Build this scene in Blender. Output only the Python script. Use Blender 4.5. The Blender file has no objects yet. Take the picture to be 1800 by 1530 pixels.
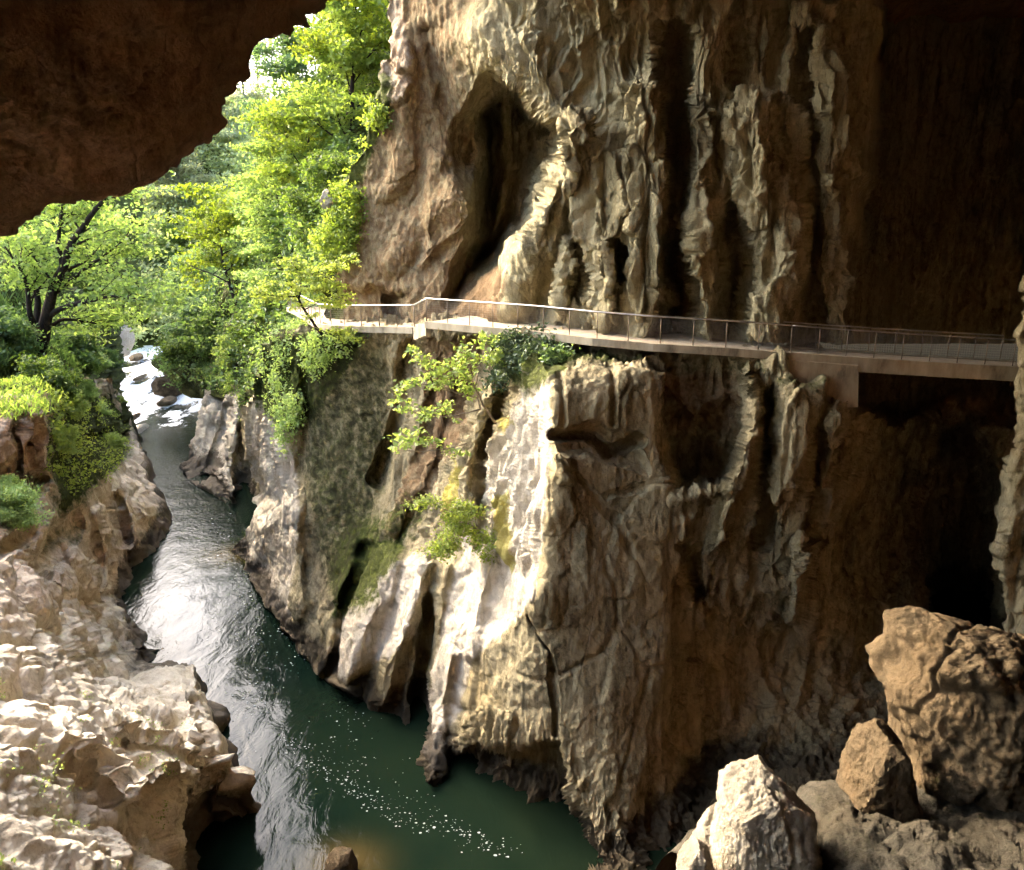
import bpy, math, random
import numpy as np

# ------------------------------------------------------------------ basics
sc = bpy.context.scene
COL = sc.collection
F, PITCH = 1413.0, math.radians(15.0)       # focal length in px of the 1800 px frame
CP, SP = math.cos(PITCH), math.sin(PITCH)
WATER = -24.5
EYE = np.zeros(3)

def at(u, v, Y):
    """world point seen at photo pixel (u,v) when it stands Y metres ahead of the viewpoint"""
    u = np.asarray(u, float); v = np.asarray(v, float); Y = np.asarray(Y, float)
    xc = (u-900)/F; yc = -(v-765)/F
    dy = CP + yc*SP; dz = yc*CP - SP
    return np.stack([xc/dy*Y, Y + 0*xc, dz/dy*Y], -1)

def water_Y(v):
    yc = -(np.asarray(v, float)-765)/F
    return WATER*(CP+yc*SP)/np.minimum(yc*CP-SP, -1e-3)

def on_water(u, v, z=WATER):
    yc = -(v-765)/F
    return at(u, v, z*(CP+yc*SP)/(yc*CP-SP))

# ------------------------------------------------------------------ noise
_rs = np.random.RandomState(7)
PERM = np.concatenate([_rs.permutation(256)]*3).astype(np.int64)
_g = _rs.normal(size=(256, 3)); GRAD = _g/np.linalg.norm(_g, axis=1, keepdims=True)*1.45
WPT = _rs.rand(256, 3)

def perlin(p):
    i = np.floor(p).astype(np.int64); f = p-i; i &= 255
    w = f*f*f*(f*(f*6-15)+10)
    out = 0
    for dx in (0, 1):
        wx = w[:, 0] if dx else 1-w[:, 0]
        for dy in (0, 1):
            wy = w[:, 1] if dy else 1-w[:, 1]
            for dz in (0, 1):
                wz = w[:, 2] if dz else 1-w[:, 2]
                h = PERM[PERM[PERM[(i[:, 0]+dx) & 255]+((i[:, 1]+dy) & 255)]+((i[:, 2]+dz) & 255)]
                g = GRAD[h]
                out = out + wx*wy*wz*(g[:, 0]*(f[:, 0]-dx)+g[:, 1]*(f[:, 1]-dy)+g[:, 2]*(f[:, 2]-dz))
    return out

def fbm(p, o=4, lac=2.03, gain=.5):
    a, s = 1., 0.
    for k in range(o):
        s = s+a*perlin(p+k*17.3); p = p*lac; a *= gain
    return s

def ridged(p, o=4, gain=.55):
    a, s, n = 1., 0., 0.
    for k in range(o):
        r = 1-np.abs(perlin(p+k*9.1))*1.6; s = s+a*r*r; n += a; p = p*2.07; a *= gain
    return s/n

def worley(p, vec=False):
    i = np.floor(p).astype(np.int64); f = p-i
    F1 = np.full(len(p), 9.); F2 = np.full(len(p), 9.); ID = np.zeros(len(p)); OX = np.zeros(len(p)); OZ = np.zeros(len(p))
    for dx in (-1, 0, 1):
        for dy in (-1, 0, 1):
            for dz in (-1, 0, 1):
                h = PERM[PERM[PERM[(i[:, 0]+dx) & 255]+((i[:, 1]+dy) & 255)]+((i[:, 2]+dz) & 255)]
                q = WPT[h]
                d = np.sqrt((dx+q[:, 0]-f[:, 0])**2+(dy+q[:, 1]-f[:, 1])**2+(dz+q[:, 2]-f[:, 2])**2)
                m = d < F1
                F2 = np.where(m, F1, np.minimum(F2, d)); ID = np.where(m, h/255., ID); F1 = np.where(m, d, F1)
                if vec: OX = np.where(m, f[:, 0]-dx-q[:, 0], OX); OZ = np.where(m, f[:, 2]-dz-q[:, 2], OZ)
    return (F1, F2, ID, OX, OZ) if vec else (F1, F2, ID)

def sstep(a, b, x):
    t = np.clip((x-a)/(b-a), 0, 1); return t*t*(3-2*t)

# ------------------------------------------------------------------ 2-D features (photo pixels)
def seg_dist(U, V, pts, hw=None):
    best = np.full(U.shape, 1e9); W = np.ones(U.shape)
    n = len(pts)
    for k in range(n-1):
        (x0, y0), (x1, y1) = pts[k][:2], pts[k+1][:2]
        dx, dy = x1-x0, y1-y0; L = dx*dx+dy*dy+1e-9
        t = np.clip(((U-x0)*dx+(V-y0)*dy)/L, 0, 1)
        d = np.hypot(U-x0-t*dx, V-y0-t*dy)
        m = d < best
        best = np.where(m, d, best)
        W = np.where(m, (k+t)/(n-1), W)
    return best, W

def poly_sd(U, V, pts):
    d, _ = seg_dist(U, V, list(pts)+[pts[0]])
    ins = np.zeros(U.shape, bool)
    n = len(pts)
    for k in range(n):
        (x0, y0), (x1, y1) = pts[k], pts[(k+1) % n]
        c = ((y0 > V) != (y1 > V)) & (U < (x1-x0)*(V-y0)/(y1-y0+1e-9)+x0)
        ins ^= c
    return np.where(ins, -d, d)

def tps(ctrl, U, V, smooth=.02):
    c = np.array(ctrl, float); s = 300.
    X = c[:, :2]/s; n = len(X)
    def k(r2): return .5*r2*np.log(r2+1e-9)
    K = k(((X[:, None]-X[None])**2).sum(-1))+np.eye(n)*smooth
    P = np.c_[np.ones(n), X]
    A = np.zeros((n+3, n+3)); A[:n, :n] = K; A[:n, n:] = P; A[n:, :n] = P.T
    w = np.linalg.solve(A, np.r_[c[:, 2], 0, 0, 0])
    q = np.c_[U.ravel(), V.ravel()]/s; out = np.empty(len(q))
    for a in range(0, len(q), 40000):
        b = q[a:a+40000]
        out[a:a+40000] = k(((b[:, None]-X[None])**2).sum(-1))@w[:n]+w[n]+b@w[n+1:]
    return out.reshape(U.shape)

def features(Y, U, V, feats):
    for f in feats:
        kind = f[0]
        if kind == 'poly':
            _, pts, amt, soft = f
            Y = Y+amt*sstep(soft, -soft, poly_sd(U, V, pts))
        elif kind == 'ridge':
            _, pts, hw, amt = f[:4]
            d, t = seg_dist(U, V, pts)
            fade = sstep(0, .12, t)*sstep(1, .88, t) if len(f) > 4 else 1.
            r = np.clip(d/hw, 0, 1)
            Y = Y-amt*(1-r*r)**1.5*fade
        elif kind == 'tent':
            _, pts, hw, amt = f
            d, t = seg_dist(U, V, pts)
            Y = Y-amt*np.clip(1-d/hw, 0, 1)
    return Y

# ------------------------------------------------------------------ mesh building
def mesh_from(name, V, faces, mat, smooth=True):
    """V (n,3), faces: (m,k) int array or list of such arrays"""
    me = bpy.data.meshes.new(name)
    if not isinstance(faces, list): faces = [faces]
    faces = [f for f in faces if len(f)]
    V = np.ascontiguousarray(V, dtype=np.float32)
    me.vertices.add(len(V)); me.vertices.foreach_set('co', V.ravel())
    loops = np.concatenate([f.ravel() for f in faces]).astype(np.int32)
    tot = np.concatenate([np.full(len(f), f.shape[1], np.int32) for f in faces])
    st = np.r_[0, np.cumsum(tot)[:-1]].astype(np.int32)
    me.loops.add(len(loops)); me.loops.foreach_set('vertex_index', loops)
    me.polygons.add(len(tot)); me.polygons.foreach_set('loop_start', st)
    try: me.polygons.foreach_set('loop_total', tot)
    except Exception: pass
    me.polygons.foreach_set('use_smooth', np.full(len(tot), smooth, bool))
    me.update(calc_edges=True)
    me.validate()
    for m in (mat if isinstance(mat, (list, tuple)) else [mat]): me.materials.append(m)
    return me

def attr(me, name, vals):
    a = me.attributes.new(name, 'FLOAT', 'POINT')
    a.data.foreach_set('value', np.ascontiguousarray(vals, dtype=np.float32))

def link(name, me, parent=None):
    o = bpy.data.objects.new(name, me); COL.objects.link(o)
    if parent is not None: o.parent = parent
    return o

def tag(o, label=None, cat=None, group=None, kind=None):
    if label: o['label'] = label
    if cat: o['category'] = cat
    if group: o['group'] = group
    if kind: o['kind'] = kind
    return o

def empty(name, loc):
    o = bpy.data.objects.new(name, None); COL.objects.link(o); o.location = loc
    o.empty_display_size = .2
    return o

def grid_faces(nr, nc):
    i = np.arange(nr*nc).reshape(nr, nc)
    return np.stack([i[:-1, :-1], i[1:, :-1], i[1:, 1:], i[:-1, 1:]], -1).reshape(-1, 4)

def grid_normals(P):
    a = np.gradient(P, axis=1); b = np.gradient(P, axis=0)
    n = np.cross(b, a)
    return n/(np.linalg.norm(n, axis=-1, keepdims=True)+1e-9)

def face_viewer(N, P):
    """flip normals so they look to the cave's air (the side this viewpoint stands on)"""
    s = np.sign((N*(EYE-P)).sum(-1).mean())
    return N*(s if s else 1)

class MB:
    """collects tubes, boxes and bars into one mesh"""
    def __init__(s): s.V = []; s.F4 = []; s.F3 = []; s.n = 0
    def add(s, V, f):
        V = np.asarray(V, float); f = np.asarray(f)
        s.V.append(V); (s.F4 if f.shape[1] == 4 else s.F3).append(f+s.n); s.n += len(V)
    def tube(s, pts, rad, k=6, cap=True):
        pts = np.asarray(pts, float); n = len(pts)
        rad = np.broadcast_to(np.asarray(rad, float), (n,))
        T = np.gradient(pts, axis=0); T /= np.linalg.norm(T, axis=1, keepdims=True)+1e-9
        ref = np.array([0, 0, 1.]) if abs(T[0, 2]) < .9 else np.array([1., 0, 0])
        A = np.cross(T, ref); A /= np.linalg.norm(A, axis=1, keepdims=True)+1e-9
        B = np.cross(T, A)
        ang = np.linspace(0, 2*math.pi, k, endpoint=False)
        R = pts[:, None]+rad[:, None, None]*(np.cos(ang)[None, :, None]*A[:, None]+np.sin(ang)[None, :, None]*B[:, None])
        idx = np.arange(n*k).reshape(n, k)
        f = np.stack([idx[:-1], np.roll(idx[:-1], -1, 1), np.roll(idx[1:], -1, 1), idx[1:]], -1).reshape(-1, 4)
        V = R.reshape(-1, 3)
        if cap:
            V = np.r_[V, pts[:1], pts[-1:]]
            c0, c1 = n*k, n*k+1
            t0 = [[c0, (j+1) % k, j] for j in range(k)]
            t1 = [[c1, (n-1)*k+j, (n-1)*k+(j+1) % k] for j in range(k)]
            base = s.n
            s.V.append(V); s.F4.append(f+base); s.F3.append(np.array(t0+t1)+base); s.n += len(V)
        else: s.add(V, f)
    def sweep(s, pts, prof, side):
        """sweep a closed profile [(across, up)] along pts; side = across directions"""
        pts = np.asarray(pts, float); k = len(prof); n = len(pts)
        pr = np.asarray(prof, float)
        R = pts[:, None]+pr[None, :, 0, None]*side[:, None]+pr[None, :, 1, None]*np.array([0, 0, 1.])
        idx = np.arange(n*k).reshape(n, k)
        f = np.stack([idx[:-1], np.roll(idx[:-1], -1, 1), np.roll(idx[1:], -1, 1), idx[1:]], -1).reshape(-1, 4)
        s.add(R.reshape(-1, 3), f)
        if k == 4:
            s.F4.append(np.array([[idx[0, 3], idx[0, 2], idx[0, 1], idx[0, 0]], list(idx[-1])])+s.n-n*k)
    def prism(s, poly, d):
        """extrude a planar polygon by vector d"""
        poly = np.asarray(poly, float); n = len(poly)
        V = np.r_[poly, poly+np.asarray(d)]
        s.add(V, np.array([[j, (j+1) % n, n+(j+1) % n, n+j] for j in range(n)]))
        b = s.n-2*n
        for k in range(1, n-1):
            s.F3.append(np.array([[b, b+k+1, b+k], [b+n, b+n+k, b+n+k+1]]))
    def build(s, name, mat, parent=None, origin=(0, 0, 0), smooth=True):
        me = mesh_from(name, np.concatenate(s.V)-np.asarray(origin), [np.concatenate(s.F4) if s.F4 else np.zeros((0, 4), int), np.concatenate(s.F3) if s.F3 else np.zeros((0, 3), int)], mat, smooth)
        return link(name, me, parent)

# ------------------------------------------------------------------ materials
def new_mat(name):
    m = bpy.data.materials.new(name); m.use_nodes = True
    nt = m.node_tree; nt.nodes.clear()
    out = nt.nodes.new('ShaderNodeOutputMaterial')
    return m, nt, out

class NT:
    def __init__(s, nt): s.nt = nt
    def n(s, t, **kw):
        o = s.nt.nodes.new(t)
        for k, v in kw.items():
            if k in o.inputs.keys(): o.inputs[k].default_value = v
            else: setattr(o, k, v)
        return o
    def l(s, a, b): s.nt.links.new(a, b)
    def coords(s, scale=(1, 1, 1)):
        tc = s.n('ShaderNodeNewGeometry')
        mp = s.n('ShaderNodeMapping'); mp.inputs['Scale'].default_value = scale
        s.l(tc.outputs['Position'], mp.inputs['Vector']); return mp.outputs['Vector']
    def noise(s, scale, detail=5, rough=.6, vec=None, dist=0.):
        o = s.n('ShaderNodeTexNoise'); o.inputs['Scale'].default_value = scale
        o.inputs['Detail'].default_value = detail; o.inputs['Roughness'].default_value = rough
        o.inputs['Distortion'].default_value = dist
        s.l(vec if vec is not None else s.coords(), o.inputs['Vector']); return o.outputs['Fac']
    def ramp(s, fac, stops):
        o = s.n('ShaderNodeValToRGB'); r = o.color_ramp
        while len(r.elements) > 1: r.elements.remove(r.elements[-1])
        for k, (p, c) in enumerate(stops):
            e = r.elements[0] if k == 0 else r.elements.new(p)
            e.position = p; e.color = (*c, 1) if len(c) == 3 else c
        s.l(fac, o.inputs['Fac']); return o.outputs['Color']
    def mix(s, fac, a, b, mode='MIX'):
        o = s.n('ShaderNodeMix', data_type='RGBA', blend_type=mode)
        for sock, val in ((o.inputs[0], fac), (o.inputs[6], a), (o.inputs[7], b)):
            if hasattr(val, 'is_output') or hasattr(val, 'links'): s.l(val, sock)
            elif isinstance(val, (int, float)): sock.default_value = val
            else: sock.default_value = (*val, 1)
        return o.outputs[2]
    def math(s, op, a, b=0., c=None, clamp=False):
        o = s.n('ShaderNodeMath', operation=op, use_clamp=clamp)
        for sock, val in zip(o.inputs, (a, b, c)):
            if val is None: continue
            if hasattr(val, 'links'): s.l(val, sock)
            else: sock.default_value = val
        return o.outputs[0]
    def attr(s, name):
        o = s.n('ShaderNodeAttribute'); o.attribute_name = name; return o.outputs['Fac']
    def bump(s, h, dist, strength=1., normal=None):
        o = s.n('ShaderNodeBump'); o.inputs['Distance'].default_value = dist; o.inputs['Strength'].default_value = strength
        s.l(h, o.inputs['Height'])
        if normal is not None: s.l(normal, o.inputs['Normal'])
        return o.outputs['Normal']

def rock_mat(name, light, dark, warm, streak=(.7, .7, .12), bump=1., moss_col=(.075, .088, .014), scale=1., speck=True):
    m, nt, out = new_mat(name); k = NT(nt)
    big = k.noise(.16*scale, 4, .6, dist=.6)
    st = k.noise(1.1*scale, 9, .72, k.coords(streak), .4)
    fine = k.noise(4.5*scale, 9, .78, k.coords((1, 1, .6)))
    grain = k.noise(16*scale, 4, .75)
    mixn = k.math('ADD', k.math('ADD', k.math('MULTIPLY', st, .45), k.math('MULTIPLY', fine, .37)), k.math('MULTIPLY', grain, .18))
    c = k.ramp(mixn, [(.34, tuple(x*.5 for x in dark)), (.42, dark), (.48, tuple((a+b)/2 for a, b in zip(light, dark))), (.56, light)])
    c = k.mix(k.math('MULTIPLY', k.ramp(big, [(.42, (0, 0, 0)), (.62, (1, 1, 1))]), .75), c, k.mix(.5, c, warm))
    # stains running down the rock, and small dark pits
    run = k.noise(1.9*scale, 5, .65, k.coords((1.3, 1.3, .07)), .2)
    c = k.mix(k.math('MULTIPLY', k.ramp(run, [(.57, (0, 0, 0)), (.70, (1, 1, 1))]), .55), c, tuple(x*.35 for x in dark))
    pits = k.ramp(k.noise(7.5*scale, 6, .7, k.coords((1, 1, .45)), 1.2), [(.62, (0, 0, 0)), (.70, (1, 1, 1))])
    c = k.mix(k.math('MULTIPLY', pits, .6), c, tuple(x*.4 for x in dark))
    # per-place colours: pale stone, ochre earth and wall shade, yellow lichen, moss, wet tide band and darker rock
    nz = k.noise(2.2, 5, .7)
    def place(c, an, col, lo=.30, hi=.62, amt=1.):
        f = k.math('ADD', k.attr(an), k.math('MULTIPLY', k.math('SUBTRACT', nz, .5), .9))
        return k.mix(k.math('MULTIPLY', k.ramp(f, [(lo, (0, 0, 0)), (hi, (1, 1, 1))]), amt), c, col)
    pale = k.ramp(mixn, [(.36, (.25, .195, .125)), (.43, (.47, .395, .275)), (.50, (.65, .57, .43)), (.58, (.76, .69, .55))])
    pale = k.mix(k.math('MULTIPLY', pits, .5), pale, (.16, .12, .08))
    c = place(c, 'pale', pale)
    c = place(c, 'ochre', k.ramp(fine, [(.3, (.13, .07, .03)), (.7, (.32, .19, .09))]), amt=.85)
    c = place(c, 'lichen', k.ramp(fine, [(.3, (.36, .28, .03)), (.7, (.60, .52, .08))]), amt=.8)
    geo = k.n('ShaderNodeNewGeometry'); sep = k.n('ShaderNodeSeparateXYZ'); k.l(geo.outputs['Normal'], sep.inputs[0])
    up = k.math('MULTIPLY', k.math('MAXIMUM', sep.outputs['Z'], 0.), .35)
    mossc = k.ramp(k.noise(3.2, 5, .7), [(.3, tuple(x*.5 for x in moss_col)), (.55, moss_col), (.75, tuple(min(1, x*2.6) for x in moss_col))])
    mf = k.math('ADD', k.math('MULTIPLY', k.attr('moss'), k.math('ADD', 1., up)), k.math('MULTIPLY', k.math('SUBTRACT', nz, .5), 1.1))
    c = k.mix(k.ramp(mf, [(.36, (0, 0, 0)), (.72, (1, 1, 1))]), c, mossc)
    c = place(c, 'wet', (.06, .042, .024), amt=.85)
    if speck:
        v = k.n('ShaderNodeTexVoronoi', feature='DISTANCE_TO_EDGE'); v.inputs['Scale'].default_value = .6*scale
        mp = k.coords((1, 1, .4)); w = k.n('ShaderNodeMix', data_type='VECTOR'); w.inputs[0].default_value = .22
        nn = k.n('ShaderNodeTexNoise'); nn.inputs['Scale'].default_value = 1.3; nn.inputs['Detail'].default_value = 4
        k.l(mp, nn.inputs['Vector']); k.l(mp, w.inputs[4]); k.l(nn.outputs['Color'], w.inputs[5]); k.l(w.outputs[1], v.inputs['Vector'])
        crack = k.ramp(v.outputs['Distance'], [(.0, (0, 0, 0)), (.018, (1, 1, 1))])
        cm = k.ramp(k.noise(.5, 3), [(.5, (1, 1, 1)), (.62, (0, 0, 0))])
        crack = k.mix(cm, crack, (1, 1, 1), 'MIX')
    if speck: c = k.mix(k.math('MULTIPLY', k.math('SUBTRACT', 1., crack), .3), c, (.03, .022, .012))
    b = k.n('ShaderNodeBsdfPrincipled')
    k.l(c, b.inputs['Base Color']); b.inputs['Roughness'].default_value = .85
    b.inputs['Specular IOR Level'].default_value = .25
    n1 = k.bump(k.noise(2.6*scale, 8, .68, k.coords((1, 1, .28 if streak[2] < .5 else 1)), .5), .5, .75*bump)
    n2 = k.bump(mixn, .35, .8*bump, n1); n2 = k.bump(k.noise(13*scale, 6, .75), .09, .8*bump, n2)
    if speck: n2 = k.bump(crack, .08, .4, n2)
    k.l(n2, b.inputs['Normal']); k.l(b.outputs[0], out.inputs['Surface'])
    return m

def leaf_mat(name, a, b, trans=.55):
    m, nt, out = new_mat(name); k = NT(nt)
    t = k.attr('tone'); oi = k.n('ShaderNodeObjectInfo')
    c = k.ramp(t, [(0, a), (1, b)])
    hs = k.n('ShaderNodeHueSaturation')
    k.l(k.math('MULTIPLY_ADD', oi.outputs['Random'], .035, .490), hs.inputs['Hue']); k.l(k.math('MULTIPLY_ADD', oi.outputs['Random'], -.35, 1.08), hs.inputs['Saturation']); k.l(k.math('MULTIPLY_ADD', oi.outputs['Random'], .45, .80), hs.inputs['Value'])
    k.l(c, hs.inputs['Color']); c = hs.outputs['Color']
    d = k.n('ShaderNodeBsdfDiffuse'); tr = k.n('ShaderNodeBsdfTranslucent')
    g = k.n('ShaderNodeBsdfGlossy'); g.inputs['Roughness'].default_value = .45
    k.l(c, d.inputs['Color'])
    tc = k.mix(1., c, (1.35, 1.3, .75), 'MULTIPLY'); k.l(tc, tr.inputs['Color'])
    mx = k.n('ShaderNodeMixShader'); mx.inputs[0].default_value = trans
    k.l(d.outputs[0], mx.inputs[1]); k.l(tr.outputs[0], mx.inputs[2])
    m2 = k.n('ShaderNodeMixShader'); m2.inputs[0].default_value = .04
    k.l(mx.outputs[0], m2.inputs[1]); k.l(g.outputs[0], m2.inputs[2])
    k.l(m2.outputs[0], out.inputs['Surface']); return m

def simple_mat(name, stops, scale=4., rough=.8, metal=0., bump=.02, spec=.3, vscale=(1, 1, 1)):
    m, nt, out = new_mat(name); k = NT(nt)
    nz = k.noise(scale, 6, .65, k.coords(vscale))
    b = k.n('ShaderNodeBsdfPrincipled')
    k.l(k.ramp(nz, stops), b.inputs['Base Color'])
    b.inputs['Roughness'].default_value = rough; b.inputs['Metallic'].default_value = metal
    b.inputs['Specular IOR Level'].default_value = spec
    if bump: k.l(k.bump(k.noise(scale*3, 6, .7), bump, .8), b.inputs['Normal'])
    k.l(b.outputs[0], out.inputs['Surface']); return m

M = {}
M['wall'] = rock_mat('cave_wall_rock', (.57, .50, .30), (.245, .205, .105), (.40, .32, .15), bump=.9)
M['cliff'] = rock_mat('gorge_rock', (.51, .43, .255), (.21, .17, .085), (.37, .27, .115), bump=.9)
M['bank'] = rock_mat('river_worn_limestone', (.72, .61, .46), (.40, .30, .20), (.54, .40, .26), streak=(1, 1, 1), bump=.45)
M['roof'] = rock_mat('roof_rock', (.66, .42, .24), (.30, .17, .09), (.50, .27, .13), streak=(1, .6, 1), bump=1.5)
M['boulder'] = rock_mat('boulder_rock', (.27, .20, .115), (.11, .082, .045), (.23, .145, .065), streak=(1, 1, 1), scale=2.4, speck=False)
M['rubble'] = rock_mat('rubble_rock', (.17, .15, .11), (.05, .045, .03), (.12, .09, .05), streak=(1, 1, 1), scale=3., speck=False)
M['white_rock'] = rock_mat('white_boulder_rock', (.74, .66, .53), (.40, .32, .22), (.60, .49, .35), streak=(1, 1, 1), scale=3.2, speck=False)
M['soil'] = rock_mat('slope_soil', (.10, .11, .03), (.04, .05, .015), (.12, .09, .04), streak=(1, 1, 1), speck=False)
M['bark'] = simple_mat('dark_bark', [(.35, (.018, .013, .009)), (.65, (.055, .04, .028))], 9, .9, bump=.05, vscale=(1, 1, .25))
M['twig'] = simple_mat('grey_twig', [(.3, (.20, .15, .10)), (.7, (.36, .29, .20))], 9, .9, bump=.01)
M['pale_bark'] = simple_mat('pale_bark', [(.35, (.16, .13, .10)), (.65, (.30, .26, .21))], 9, .9, bump=.03)
M['bright_leaf'] = leaf_mat('bright_leaf', (.15, .25, .025), (.36, .46, .07))
M['mid_leaf'] = leaf_mat('mid_leaf', (.075, .15, .025), (.20, .30, .055))
M['dark_leaf'] = leaf_mat('dark_leaf', (.025, .065, .018), (.08, .15, .03), .4)
M['hazed_pale_leaf'] = leaf_mat('hazed_pale_leaf', (.30, .33, .17), (.50, .52, .32))  # haze over the far hillside trees put into their leaf colour
M['grey_leaf'] = leaf_mat('grey_green_leaf', (.05, .09, .045), (.14, .20, .10), .35)
M['hazed_far_leaf'] = leaf_mat('hazed_far_leaf', (.22, .28, .08), (.52, .55, .25), .6)  # distant wood lightened in its colour to look hazy
M['fresh_leaf'] = leaf_mat('fresh_leaf', (.22, .32, .06), (.42, .52, .12))
M['yellow_leaf'] = leaf_mat('yellow_leaf', (.30, .34, .03), (.50, .50, .06))
M['concrete'] = simple_mat('concrete', [(.3, (.17, .14, .09)), (.45, (.36, .30, .20)), (.7, (.52, .45, .32))], 1.6, .9, bump=.02, vscale=(1, 1, .35))
M['pathtop'] = simple_mat('trodden_path', [(.3, (.40, .31, .20)), (.7, (.60, .50, .36))], 2.4, .95, bump=.03)
M['steel'] = simple_mat('galvanised_steel', [(.3, (.50, .48, .44)), (.7, (.66, .64, .60))], 6, .38, .75, bump=0)
M['darksteel'] = simple_mat('painted_post_steel', [(.3, (.15, .11, .075)), (.7, (.24, .18, .12))], 6, .6, .2, bump=0)
M['wire'] = simple_mat('mesh_wire', [(.3, (.30, .28, .24)), (.7, (.42, .40, .36))], 6, .5, .3, bump=0)
M['foam'] = simple_mat('white_foam', [(.3, (.30, .34, .30)), (.7, (.52, .55, .52))], 6, .9, bump=0)

def water_mat():
    m, nt, out = new_mat('river_water'); k = NT(nt)
    b = k.n('ShaderNodeBsdfPrincipled')
    nz = k.noise(.12, 3, .5)
    c = k.ramp(nz, [(.35, (.006, .015, .009)), (.65, (.013, .022, .011))])
    shallow = k.attr('shallow')
    c = k.mix(shallow, c, (.085, .06, .02))
    fz = k.noise(1.3, 6, .75, k.coords((.8, .45, 1)), .8)
    f = k.math('ADD', k.attr('foam'), k.math('MULTIPLY', k.math('SUBTRACT', fz, .5), 1.6))
    fm = k.ramp(f, [(.42, (0, 0, 0)), (.60, (1, 1, 1))])
    c = k.mix(fm, c, (.86, .88, .88))
    k.l(c, b.inputs['Base Color'])
    k.l(k.math('ADD', k.math('MULTIPLY', fm, .7), .06), b.inputs['Roughness'])
    b.inputs['IOR'].default_value = 1.333; b.inputs['Specular IOR Level'].default_value = .3
    w1 = k.noise(.9, 4, .55, k.coords((1.1, .55, 1)), .8)
    w2 = k.noise(4.5, 4, .6, k.coords((1.2, .7, 1)), .5)
    rough = k.attr('chop')
    n1 = k.bump(w1, .35, .13)
    n2 = k.n('ShaderNodeBump'); n2.inputs['Distance'].default_value = .14
    k.l(k.math('ADD', k.math('MULTIPLY', rough, .4), .045), n2.inputs['Strength'])
    k.l(w2, n2.inputs['Height']); k.l(n1, n2.inputs['Normal'])
    k.l(n2.outputs[0], b.inputs['Normal'])
    k.l(b.outputs[0], out.inputs['Surface']); return m
M['water'] = water_mat()

# ------------------------------------------------------------------ rock sheets
SHEETS = {}
def warp_uv(U, V, amp=10., fr=.02):
    q = np.stack([U*fr, V*fr*.4, 0*U+3.3], -1).reshape(-1, 3)
    return U+amp*fbm(q, 3).reshape(U.shape), V+amp*fbm(q+40.5, 3).reshape(U.shape)
def blur(Y, n=2):
    for _ in range(n):
        Z = np.pad(Y, 1, mode='edge')
        Y = (Z[1:-1, 1:-1]*2+Z[:-2, 1:-1]+Z[2:, 1:-1]+Z[1:-1, :-2]+Z[1:-1, 2:])/6
    return Y

def interp(x, pts):
    p = np.array(pts, float); return np.interp(x, p[:, 0], p[:, 1])

def blur3(P): return np.stack([blur(P[..., j], 4) for j in range(3)], -1)
def rock_sheet(name, P, mat, detail, masks, U, V, kind='structure', flank=1.):
    """P: (r,c,3) base surface; detail(P,U,V,N) -> metres along the normal; masks: {attr: (r,c)}"""
    N = grid_normals(P); N = face_viewer(N, P)
    vd = EYE-P; vd /= np.linalg.norm(vd, axis=-1, keepdims=True)
    fr = np.abs((grid_normals(blur3(P))*vd).sum(-1))
    d = detail(P, U, V); lo = blur(d, 10)
    k = np.clip(sstep(.01, .09, fr)+(1-flank), 0, 1); d = lo*(.8+.2*k)+(d-lo)*(.15+.85*k)
    P2 = P+N*d[..., None]
    SHEETS[name] = (U, V, P2, N)
    r, c = U.shape
    me = mesh_from(name, P2.reshape(-1, 3), grid_faces(r, c), mat)
    z = P2[..., 2]
    for an in ('moss', 'pale', 'ochre', 'lichen', 'wet'):
        attr(me, an, np.broadcast_to(np.asarray(masks.get(an, 0.), float), U.shape).ravel())
    o = link(name, me); tag(o, kind=kind)
    return o

def on(name, u, v):
    U, V, P, N = SHEETS[name]
    k = np.argmin((U-u)**2+(V-v)**2); i, j = np.unravel_index(k, U.shape)
    return P[i, j].copy(), N[i, j].copy()

def facets(q, sc, seed):
    """broken plates: each cell a plane of its own tilt and height, with open joints between"""
    p = q*np.asarray(sc)+seed
    F1, F2, ID, OX, OZ = worley(p, True)
    tilt = np.sin(ID*91.7)*OX+np.cos(ID*57.3)*OZ*.8
    e = F2-F1
    return (ID-.5)*sstep(0, .05, e), sstep(.045, 0, e), tilt*sstep(0, .08, e)

def flow_detail(P, strength=1.):
    """dripstone draperies: ribs running down the wall, broken and pitted"""
    q = P.reshape(-1, 3)
    w = np.stack([fbm(q*.25+5, 3), fbm(q*.25+25, 3), fbm(q*.25+55, 3)], -1)
    wz = w*np.array([.38, .38, .3])
    a = ridged((q+wz)*np.array([.42, .42, .06]), 3)
    b = ridged((q+wz*.6)*np.array([1.4, 1.4, .14])+11, 3)
    b2 = ridged((q+wz*.4)*np.array([3.6, 3.6, .45])+31, 2)
    c = fbm(q*np.array([1.2, 1.2, .7]), 5)
    pl, jo, ti = facets(q+wz*.5, (.75, .75, .28), 3.); pl2, jo2, ti2 = facets(q+wz*.4, (2., 2., .9), 13.)
    e = fbm(q*np.array([7., 7., 4.]), 3)
    h = (a-.55)*1.15+(b-.55)*.50+(b2-.55)*.14+c*.16+pl*.34+ti*.22-jo*.16+pl2*.13+ti2*.10-jo2*.05+e*.04
    return (h*strength).reshape(P.shape[:2])

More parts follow.
